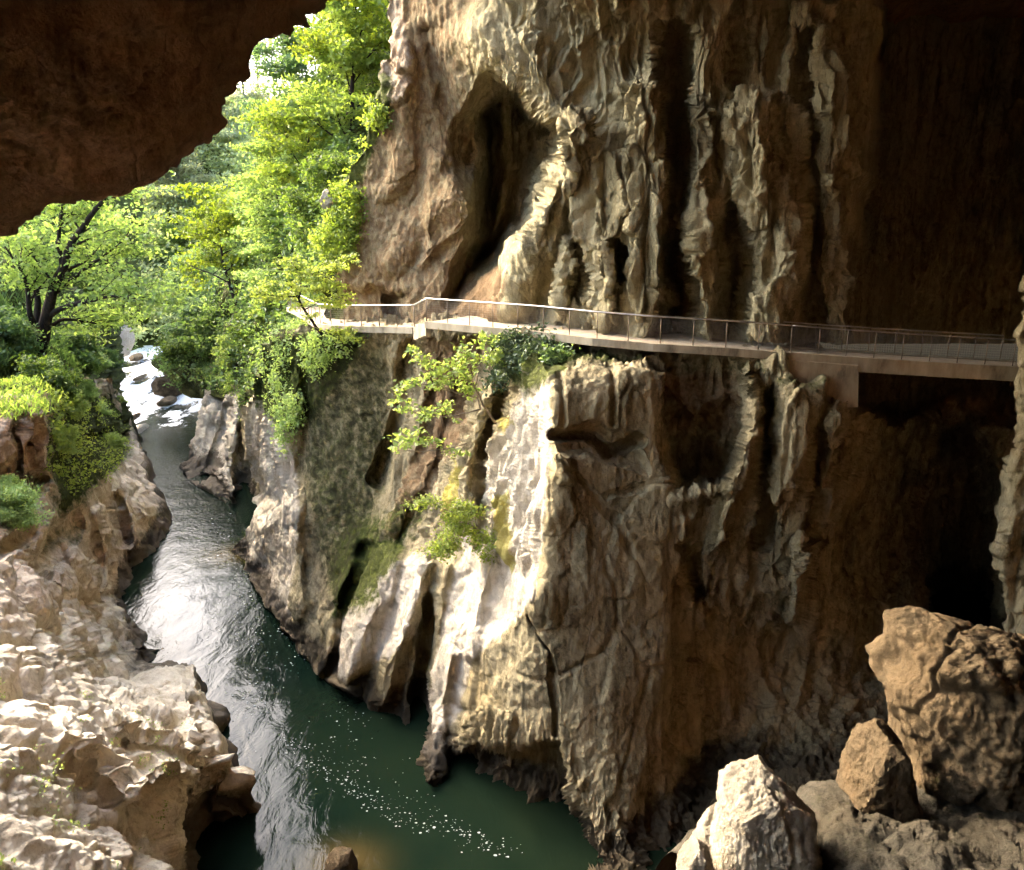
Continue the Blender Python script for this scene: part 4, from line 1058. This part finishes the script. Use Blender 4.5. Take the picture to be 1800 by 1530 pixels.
WOOD = 'trees on the wooded right slope'
def wood(P, u, v, sheet, s, label, rz, cat='tree', group=WOOD, name='broadleaf_tree', dy=0., parts=('trunk', 'crown')):
    p, _ = on(sheet, u, v); p = p+np.array([0, dy, 0])
    return plant(name, p, P, label, cat, group, rz, s, parts)
for P, u, v, s, lab, rz in [
    (P_BRIGHT, 640, 240, 1.0, 'topmost bright green tree against the upper cliff edge, dark limbs spread wide', .3),
    (P_BRIGHT, 600, 330, 1.0, 'bright green tree below the topmost one, beside the ivy on the cliff edge', 1.7),
    (P_BRIGHT, 605, 170, .9, 'tall bright tree left of the topmost tree, reaching up to the cave roof', 2.9),
    (P_BRIGHT, 590, 255, .75, 'bright tree on the slope crest under the sky gap', 4.1),
    (P_LAYER, 545, 400, 1.0, 'bright tree with flat layered sprays left of the white cliff ledge', 5.),
    (P_MID, 530, 355, .8, 'mid green full crowned tree halfway up the slope centre', .9),
    (P_LAYER, 505, 455, .85, 'yellow green layered tree in the middle of the slope', 2.2),
    (P_BRIGHT, 500, 400, .6, 'bright rounded tree on the left shoulder of the slope, next to the pale trees', 3.6),
    (P_LAYER, 420, 545, 1.25, 'wide layered tree leaning out over the river above the far cliff spur', .2),
    (P_MID, 420, 500, .7, 'mid green tree behind the wide leaning tree', 1.4),
    (P_BRIGHT, 465, 440, .6, 'bright tree above the leaning tree, left of the slope centre', 5.5),
    (P_LAYER, 500, 520, .85, 'low layered bright tree just left of the railing bend', 3.9),
    (P_MID, 352, 570, .8, 'mid green tree at the foot of the slope by the rapids', 2.6),
    (P_MID, 325, 520, .6, 'mid green tree beyond the rapids at the valley turn', 4.7),
    (P_MID, 555, 300, 1.0, 'shaded mid green tree behind the ivy covered cliff edge', .6),
    (P_MID, 470, 500, .8, 'mid green tree under the layered crowns at the slope middle', 5.9),
    (P_BRIGHT, 610, 60, 1.0, 'bright tree cut by the upper edge of the view', 2.),
    (P_MID, 560, 470, .7, 'small mid green tree at the cliff foot under the white ledge', 3.1)]:
    wood(P, u, v, 'wooded_slope', s, lab, rz)
for P, u, v, s, lab, rz in [
    (P_BUSH, 330, 640, 1.5, 'dense low bush on the right bank above the rapids', .4),
    (P_BUSH, 380, 625, 1.4, 'green bush on top of the far cliff spur', 1.9),
    (P_BBUSH, 420, 640, .8, 'pale fresh green bush hanging over the far spur edge', 3.3),
    (P_BUSH, 450, 612, .8, 'mid green bush between the far spur and the railing corner', 4.4),
    (P_BBUSH, 478, 575, .7, 'yellowish bush below the railing bend at the cliff corner', 5.2),
    (P_BUSH, 365, 600, 1.7, 'darker bush under the leaning tree above the rapids', 2.4)]:
    wood(P, u, v, 'wooded_slope', s, lab, rz, 'bush', 'bushes above the right bank', 'bush', parts=('stem', 'foliage'))
VAL = 'trees across the valley'
for P, u, v, s, lab, rz in [
    (P_PALE, 262, 350, 1.1, 'pale olive tree right under the roof edge across the valley', .3), (P_PALE, 310, 330, 1.2, 'broad pale tree in the middle of the far hillside', 1.5),
    (P_PALE, 350, 300, 1.1, 'pale tree on the far hillside left of the slope crest', 2.7), (P_PALE, 280, 400, 1.1, 'pale tree low on the far hillside behind the left tree crown', 3.9),
    (P_PALE, 400, 230, 1.2, 'pale tree high on the far hillside below the pines', 5.1), (P_PALE, 330, 400, 1.0, 'pale thin trunked tree beside the bright slope trees', .8),
    (P_PALE, 340, 225, .9, 'pale green tree high under the roof edge by the pine trunks', 2.), (P_PALE, 400, 290, .9, 'smaller pale tree between the broad pale trees of the far hillside', 3.3),
    (P_MID, 230, 490, .8, 'mid green tree behind the right side of the left tree', 4.4), (P_MID, 285, 520, .8, 'green shaded tree in the valley floor gap', 5.6),
    (P_MID, 262, 560, .6, 'green tree beyond the head of the rapids', 1.1), (P_MID, 312, 575, .6, 'green tree low on the far bank of the rapids', 2.2), (P_DARK, 200, 520, .8, 'dark tree behind the big left tree at mid height', 3.), (P_MID, 300, 480, .8, 'mid green tree in the centre of the valley gap', 4.)]:
    wood(P, u, v, 'far_hill', s, lab, rz, group=VAL)
for P, u, v, s, lab, rz in [
    (P_MID, -20, 500, .8, 'mid green tree at the left edge behind the big tree', .5), (P_MID, 160, 540, .55, 'mid green tree on the left slope right of the forked trunks', 1.8),
    (P_BRIGHT, 175, 600, .45, 'small bright tree leaning over the rapids from the left bank', 3.), (P_DARK, 110, 500, .7, 'dark tree in shade behind the forked trunks', 4.4), (P_MID, 190, 480, .8, 'tall green tree at the right end of the left slope', 5.5)]:
    wood(P, u, v, 'grassy_slope', s, lab, rz, group='trees on the left slope')
for P, u, v, s, lab, rz in [(P_BUSH, 125, 660, .9, 'mid green bush at the foot of the forked tree', .5), (P_BBUSH, 170, 660, .7, 'bright bush leaning toward the rapids on the left bank', 2.), (P_BUSH, 5, 640, .9, 'green bush at the left edge of the grassy slope', 3.6), (P_BUSH, 185, 650, .6, 'small bush at the water beside the pale pointed boulder', 5.)]:
    wood(P, u, v, 'grassy_slope', s, lab, rz, 'bush', 'bushes on the left bank', 'bush', parts=('stem', 'foliage'))
for u, v, s, lab, rz, P in [(120, 740, .5, 'leafy pale green bush on the ledge at the left bank top', .4, P_BBUSH), (180, 740, .5, 'fresh green bush hanging at the bank edge beside the river', 1.5, P_BBUSH), (115, 795, .45, 'fresh pale bush below the ledge bushes on the left bank', 2.8, P_BBUSH), (200, 790, .4, 'pale bush above the wet overhang of the left bank', 4., P_BBUSH), (30, 915, .5, 'small leafy bush growing from a crack in the left rock face', 5., P_BBUSH), (150, 712, .5, 'rounded pale bush at the top of the left bank', .9, P_BBUSH), (100, 705, .6, 'bushy shrub beside the ochre rock knob of the left bank', 3.2, P_BUSH), (208, 720, .4, 'fresh bush above the pale river slab', 2.2, P_BBUSH), (12, 900, .45, 'little bush at the left edge under the rock ledge', 1.2, P_BBUSH)]:
    wood(P, u, v, 'river_bank', s, lab, rz, 'bush', 'bushes on the left bank rocks', 'bush', parts=('stem', 'foliage'))

# pines on the skyline
rs = np.random.RandomState(5)
def make_pine():
    mb = MB(); mb.tube([(0, 0, -1), (.1, 0, 8), (0, .1, 15), (.1, 0, 21)], [.34, .28, .2, .05], 6); tips = []
    for k in range(26):
        h = 9+12*rs.rand(); az = rs.rand()*6.3; L = (22-h)*.22+.7; sb, _ = limb(rs, (0, 0, h), (math.cos(az), math.sin(az), .1), L, 4, .15, .02)
        mb.tube(sb, .05, 3, False); tips += [sb[2], sb[3], sb[4]]
    V, f, t = leaves(np.array(tips), rs, 16, .34, .38, .35)
    c = mesh_from('crown', V, f, M['grey_leaf'], False); attr(c, 'tone', t)
    return mesh_from('trunk', np.concatenate(mb.V), [np.concatenate(mb.F4), np.concatenate(mb.F3)], M['pale_bark']), c
PINE = make_pine()
for u, v, s, lab, rz in [(376, 225, 1.0, 'tall thin pine with a long bare pale trunk, left end of the skyline pines', 0.), (408, 200, .8, 'slender pine on the skyline, second from the left', 1.), (432, 195, .9, 'slender pine in the middle of the skyline row', 2.), (455, 190, .75, 'short thin pine on the skyline near the bright trees', 3.), (480, 185, .8, 'pine at the right end of the skyline row beside the bright slope trees', 4.)]:
    wood(PINE, u, v, 'far_hill', s, lab, rz, 'pine', 'pines on the skyline', 'pine_tree')

# the far wood behind, read as one mass
def far_wood():
    rs = np.random.RandomState(9); U, V, P, N = SHEETS['far_hill']
    idx = np.flatnonzero(((U > -150) & (U < 640) & (V > 178) & (V < 640)).ravel()); pick = rs.choice(idx, 900)
    p = P.reshape(-1, 3)[pick]; tips = []
    for q in p:
        H = 4+5*rs.rand(); n = 12
        tips.append(q+np.c_[rs.normal(size=n)*1.7, rs.normal(size=n)*1.7, H*(.2+.8*rs.rand(n))])
    V2, f, t = leaves(np.concatenate(tips), rs, 9, .62, .8, .5)
    tone = np.clip(np.repeat(rs.rand(900), 12*9*4)*.75+t*.25, 0, 1)
    me = mesh_from('distant_wood', V2, f, M['hazed_far_leaf'], False); attr(me, 'tone', tone)
    tag(link('distant_wood', me), kind='stuff')
    for nm, u0, u1, v0, v1, cnt, mat in (('undergrowth', 200, 640, 40, 690, 900, 'mid_leaf'),):
        U, V, P, N = SHEETS['wooded_slope']
        idx = np.flatnonzero(((U > u0) & (U < u1) & (V > v0) & (V < v1)).ravel()); pick = rs.choice(idx, cnt); p = P.reshape(-1, 3)[pick]
        tips = [q+np.c_[rs.normal(size=7)*.8, rs.normal(size=7)*.8, .2+1.1*rs.rand(7)] for q in p]
        V2, f, t = leaves(np.concatenate(tips), rs, 10, .32, .42, .5)
        me = mesh_from(nm, V2, f, M[mat], False); attr(me, 'tone', t); tag(link(nm, me), kind='stuff')
far_wood()

# grass on the left bank and its slope
def grass(sheet, poly, count, h, seed, mat='bright_leaf'):
    rs = np.random.RandomState(seed); U, V, P, N = SHEETS[sheet]
    idx = np.flatnonzero((poly_sd(U, V, poly) < 0).ravel()); pick = rs.choice(idx, count)
    p = P.reshape(-1, 3)[pick]+rs.normal(size=(count, 3))*[.3, .3, .05]
    d = rs.normal(size=(count, 3))*.45; d[:, 2] = 1; d /= np.linalg.norm(d, axis=1, keepdims=True)
    w = np.cross(d, rs.normal(size=(count, 3))); w /= np.linalg.norm(w, axis=1, keepdims=True)
    s = (h*(.5+rs.rand(count)))[:, None]
    droop = np.array([0, 0, -.25])*s
    V2 = np.stack([p-w*s*.05, p+w*s*.05, p+d*s*.6+w*s*.04, p+d*s+droop], 1).reshape(-1, 3)
    me = mesh_from('grass', V2, np.arange(count*4).reshape(-1, 4), M[mat], False); attr(me, 'tone', np.repeat(rs.rand(count), 4))
    tag(link('grass', me), kind='stuff')
grass('grassy_slope', [(-200, 450), (90, 520), (120, 660), (60, 700), (-200, 720)], 26000, .55, 1, 'mid_leaf')
grass('river_bank', [(-700, 655), (70, 668), (110, 700), (80, 730), (40, 725), (-700, 740)], 14000, .4, 2)

# plants on the rock faces
cover('ivy', 'cave_wall', [(655, 180), (690, 190), (660, 280), (640, 360), (625, 450), (595, 480), (560, 470), (565, 380), (600, 320), (630, 240)], 1500, 'bright_leaf', .17, 'ivy curtain clinging to the sunlit edge of the upper cliff, above the lower path', 'ivy', 31, off=.6, thr=-.12, n_each=10)
cover('ivy', 'river_cliff', [(470, 585), (640, 585), (600, 630), (540, 680), (515, 780), (490, 760), (450, 700), (440, 640)], 560, 'bright_leaf', .15, 'mossy ivy spilling over the cliff corner just below the lower path', 'ivy', 32, off=.5, thr=-.02, n_each=10)
cover('ivy', 'river_cliff', [(835, 590), (860, 585), (960, 600), (975, 615), (930, 640), (870, 680), (840, 650)], 650, 'grey_leaf', .16, 'grey green ivy mat hanging below the middle path', 'ivy', 33, off=.35, thr=-.1, n_each=10)
cover('ivy', 'river_cliff', [(960, 600), (1000, 605), (1010, 625), (960, 640)], 120, 'mid_leaf', .15, 'small green ivy patch under the kerb, right of the grey green mat', 'ivy', 34, thr=-.2)
cover('ivy', 'far_river_cliff', [(360, 645), (560, 600), (520, 700), (450, 760), (420, 700), (380, 690)], 1100, 'bright_leaf', .22, 'bright creeper on the top of the far cliff spur', 'ivy', 35, off=.5, n_each=10)
cover('ivy', 'river_bank', [(88, 690), (215, 700), (228, 800), (180, 850), (120, 860), (85, 830)], 420, 'fresh_leaf', .16, 'green creeper in patches covering the ledge at the left bank top', 'ivy', 36, off=.5, thr=-.1, n_each=10)
cover('ivy', 'river_cliff', [(500, 690), (530, 700), (520, 800), (505, 790)], 160, 'fresh_leaf', .16, 'pale green sprig patch on the edge of the sunlit flutes', 'ivy', 37, thr=-.3)
cover('moss_tufts', 'river_bank', [(0, 1180), (330, 1250), (300, 1520), (0, 1530)], 60, 'fresh_leaf', .07, None, None, 38, off=.05, thr=.12, kind='stuff', n_each=12, spread=.1)

# shrub leaning off the cliff corner
skeleton('leaning_shrub', [
    ([(566, 588, 42.6), (548, 565, 42.2), (535, 545, 41.8), (524, 522, 41.4), (512, 505, 41), (505, 495, 40.6)], .09, .03),
    ([(526, 525, 41.4), (530, 500, 41.2), (528, 485, 41), (520, 470, 40.8), (512, 462, 40.6)], .05, .02),
    ([(524, 522, 41.4), (500, 521, 41), (480, 520, 40.6), (470, 518, 40.2)], .045, .02),
    ([(528, 490, 41), (550, 482, 40.6), (580, 474, 40.2), (605, 470, 40)], .035, .012),
    ([(528, 505, 41), (550, 502, 40.6), (570, 500, 40.4), (580, 502, 40.2)], .035, .012),
    ([(535, 545, 41.8), (560, 530, 41), (590, 520, 40.4), (612, 520, 40)], .03, .012),
    ([(552, 575, 42.2), (580, 588, 41.4), (610, 594, 41), (632, 600, 40.8)], .03, .012)],
    'fresh_leaf', 'leaning shrub with dark bare stem and flat pale green sprays at the cliff corner', 'shrub', 12, n_each=12, size=.15, spread=.24, flat=.25, subs=7, sublen=.8, bare=.35)
# straggly bush on the cliff below the middle path
skeleton('cliff_shrub', [
    ([(872, 745, 34.0), (850, 715, 33.6), (835, 680, 33.4), (800, 650, 33.2), (770, 640, 33), (730, 632, 32.8)], .05, .015),
    ([(835, 680, 33.4), (845, 640, 33.6), (852, 610, 33.8), (860, 590, 34)], .035, .012),
    ([(840, 700, 33.4), (800, 690, 33), (760, 672, 32.8), (725, 680, 32.6)], .035, .012),
    ([(845, 720, 33.4), (800, 730, 33), (760, 735, 32.8), (715, 720, 32.6), (690, 715, 32.6)], .03, .01),
    ([(820, 780, 33.6), (780, 790, 33), (730, 795, 32.8), (690, 790, 32.8)], .028, .01),
    ([(845, 720, 33.4), (830, 660, 33.2), (815, 625, 33.2)], .03, .01)],
    'fresh_leaf', 'straggly large leaved shrub with pale twigs hanging on the cliff under the middle path', 'shrub', 13, bark='twig', n_each=6, size=.2, spread=.16, flat=.4, subs=6, sublen=.9, bare=.3)
skeleton('cliff_shrub', [
    ([(838, 930, 33.2), (815, 915, 32.8), (785, 895, 32.4), (745, 885, 32)], .03, .01),
    ([(838, 930, 33.2), (820, 940, 32.6), (780, 945, 32.2), (740, 970, 32)], .03, .01),
    ([(838, 930, 33.2), (850, 950, 32.6), (845, 970, 32.2)], .03, .01),
    ([(838, 930, 33.2), (810, 925, 32.4), (790, 950, 32), (775, 965, 32)], .03, .01),
    ([(838, 930, 33.2), (835, 905, 32.8), (815, 895, 32.6)], .02, .01)],
    'fresh_leaf', 'feathery pale green shrub growing from the pale rock face above the river', 'shrub', 14, bark='twig', n_each=20, size=.12, spread=.22, flat=.4, subs=6, sublen=.7, bare=.25)


# ------------------------------------------------------------------ boulders
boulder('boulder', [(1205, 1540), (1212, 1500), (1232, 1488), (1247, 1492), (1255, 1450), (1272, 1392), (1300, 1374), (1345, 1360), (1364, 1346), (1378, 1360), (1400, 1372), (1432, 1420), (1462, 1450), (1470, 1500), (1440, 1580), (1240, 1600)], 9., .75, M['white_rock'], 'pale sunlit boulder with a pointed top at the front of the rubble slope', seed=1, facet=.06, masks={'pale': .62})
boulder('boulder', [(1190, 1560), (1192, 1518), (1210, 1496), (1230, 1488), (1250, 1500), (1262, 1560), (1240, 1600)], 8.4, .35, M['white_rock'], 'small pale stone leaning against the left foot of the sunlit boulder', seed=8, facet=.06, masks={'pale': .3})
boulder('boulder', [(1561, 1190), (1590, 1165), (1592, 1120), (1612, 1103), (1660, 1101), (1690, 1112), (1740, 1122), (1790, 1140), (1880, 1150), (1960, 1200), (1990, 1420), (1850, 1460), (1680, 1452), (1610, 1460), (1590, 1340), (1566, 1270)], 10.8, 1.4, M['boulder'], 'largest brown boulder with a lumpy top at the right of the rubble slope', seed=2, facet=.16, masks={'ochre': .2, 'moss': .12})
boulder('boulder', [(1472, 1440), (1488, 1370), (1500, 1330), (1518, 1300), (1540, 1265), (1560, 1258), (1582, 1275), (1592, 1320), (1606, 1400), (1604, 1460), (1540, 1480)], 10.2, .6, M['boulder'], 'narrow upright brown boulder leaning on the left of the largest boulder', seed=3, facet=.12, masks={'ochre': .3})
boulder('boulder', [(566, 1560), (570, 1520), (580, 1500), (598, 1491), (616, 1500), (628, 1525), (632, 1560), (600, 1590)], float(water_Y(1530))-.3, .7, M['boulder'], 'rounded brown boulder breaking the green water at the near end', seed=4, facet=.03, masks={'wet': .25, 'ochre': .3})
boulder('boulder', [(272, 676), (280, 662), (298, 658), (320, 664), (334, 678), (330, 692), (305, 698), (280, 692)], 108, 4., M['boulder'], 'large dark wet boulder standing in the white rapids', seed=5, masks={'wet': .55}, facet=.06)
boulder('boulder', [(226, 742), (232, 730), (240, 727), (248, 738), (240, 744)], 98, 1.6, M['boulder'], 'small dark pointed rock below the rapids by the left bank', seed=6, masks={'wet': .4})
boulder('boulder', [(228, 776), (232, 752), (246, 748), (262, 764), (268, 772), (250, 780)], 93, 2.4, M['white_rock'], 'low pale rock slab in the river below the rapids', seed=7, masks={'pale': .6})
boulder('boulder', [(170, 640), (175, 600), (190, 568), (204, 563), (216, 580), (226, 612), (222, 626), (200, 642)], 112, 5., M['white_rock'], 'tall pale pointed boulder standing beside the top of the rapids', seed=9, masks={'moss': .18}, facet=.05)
for k, (ol, Yb, lab) in enumerate([
    ([(268, 634), (280, 622), (300, 620), (318, 632), (310, 644), (285, 644)], 124, 'pale rock heap at the head of the rapids'),
    ([(280, 656), (300, 640), (322, 636), (336, 648), (334, 668), (310, 662)], 116, 'grey jumbled rock on the right edge of the rapids above the dark boulder'),
    ([(228, 628), (236, 622), (248, 626), (246, 634), (234, 634)], 122, 'little dark stone in the white water near the left side'),
    ([(278, 704), (290, 699), (304, 703), (306, 710), (286, 712)], 103, 'low flat dark stone just below the dark boulder'),
    ([(238, 664), (246, 660), (252, 664), (246, 668)], 112, 'tiny dark stone mid stream in the rapids')]):
    boulder('boulder', ol, Yb, 2.2, M['boulder'], lab, seed=20+k, masks={'wet': .35}, nt=60, npz=40)

boulder('rock_ledge', [(562, 352), (570, 332), (580, 328), (577, 346), (604, 351), (605, 362), (576, 371), (564, 366)], 45.0, .5, M['white_rock'], 'small white sunlit ledge jutting out of the ivy on the upper cliff edge', 'ledge', seed=31, masks={'pale': .8}, nt=60, npz=40, facet=.04)

# ------------------------------------------------------------------ air
def haze():
    m, nt, out = new_mat('damp_air'); v = nt.nodes.new('ShaderNodeVolumePrincipled')
    v.inputs['Color'].default_value = (.95, .97, .90, 1); v.inputs['Density'].default_value = HAZE; v.inputs['Anisotropy'].default_value = .4
    nt.links.new(v.outputs[0], out.inputs['Volume'])
    lo = np.array([-320, -60, -75.]); hi = np.array([160, 330, 90.]); mb = MB()
    mb.prism([(lo[0], lo[1], lo[2]), (lo[0], hi[1], lo[2]), (hi[0], hi[1], lo[2]), (hi[0], lo[1], lo[2])], (0, 0, hi[2]-lo[2]))
    tag(mb.build('haze', m, None, (0, 0, 0), False), kind='stuff')
HAZE = .0014
haze()

# ------------------------------------------------------------------ light, sky, camera
SUN_AZ, SUN_EL = math.radians(-58), math.radians(35)
sd = np.array([math.sin(SUN_AZ)*math.cos(SUN_EL), math.cos(SUN_AZ)*math.cos(SUN_EL), math.sin(SUN_EL)])
from mathutils import Vector
ld = bpy.data.lights.new('sun', 'SUN'); ld.energy = 2.4; ld.angle = math.radians(.6); ld.color = (1., .93, .82)
lo = bpy.data.objects.new('sun', ld); COL.objects.link(lo); lo.location = (-60, 60, 60)
lo.rotation_euler = Vector(sd).to_track_quat('Z', 'Y').to_euler()

w = bpy.data.worlds.new('World'); sc.world = w; w.use_nodes = True
nt = w.node_tree; bg = nt.nodes['Background']
sky = nt.nodes.new('ShaderNodeTexSky'); sky.sky_type = 'NISHITA'; sky.sun_disc = False
sky.sun_elevation = SUN_EL; sky.sun_rotation = SUN_AZ; sky.dust_density = 6.; sky.air_density = 1.; sky.ozone_density = 0.4
nt.links.new(sky.outputs[0], bg.inputs['Color']); bg.inputs['Strength'].default_value = .15

cam = bpy.data.cameras.new('camera'); cam.sensor_width = 36; cam.lens = 36*F/1800; cam.clip_end = 2000; cam.clip_start = .1
co = bpy.data.objects.new('camera', cam); COL.objects.link(co); co.rotation_euler = (math.radians(90)-PITCH, 0, 0); sc.camera = co
sc.view_settings.view_transform = 'Standard'; sc.view_settings.look = 'None'; sc.view_settings.gamma = 1; sc.view_settings.exposure = 3.5
sc.render.engine = 'CYCLES'; sc.cycles.use_denoising = True; sc.cycles.max_bounces = 10; sc.cycles.diffuse_bounces = 6; sc.cycles.transmission_bounces = 6; sc.cycles.sample_clamp_indirect = 8
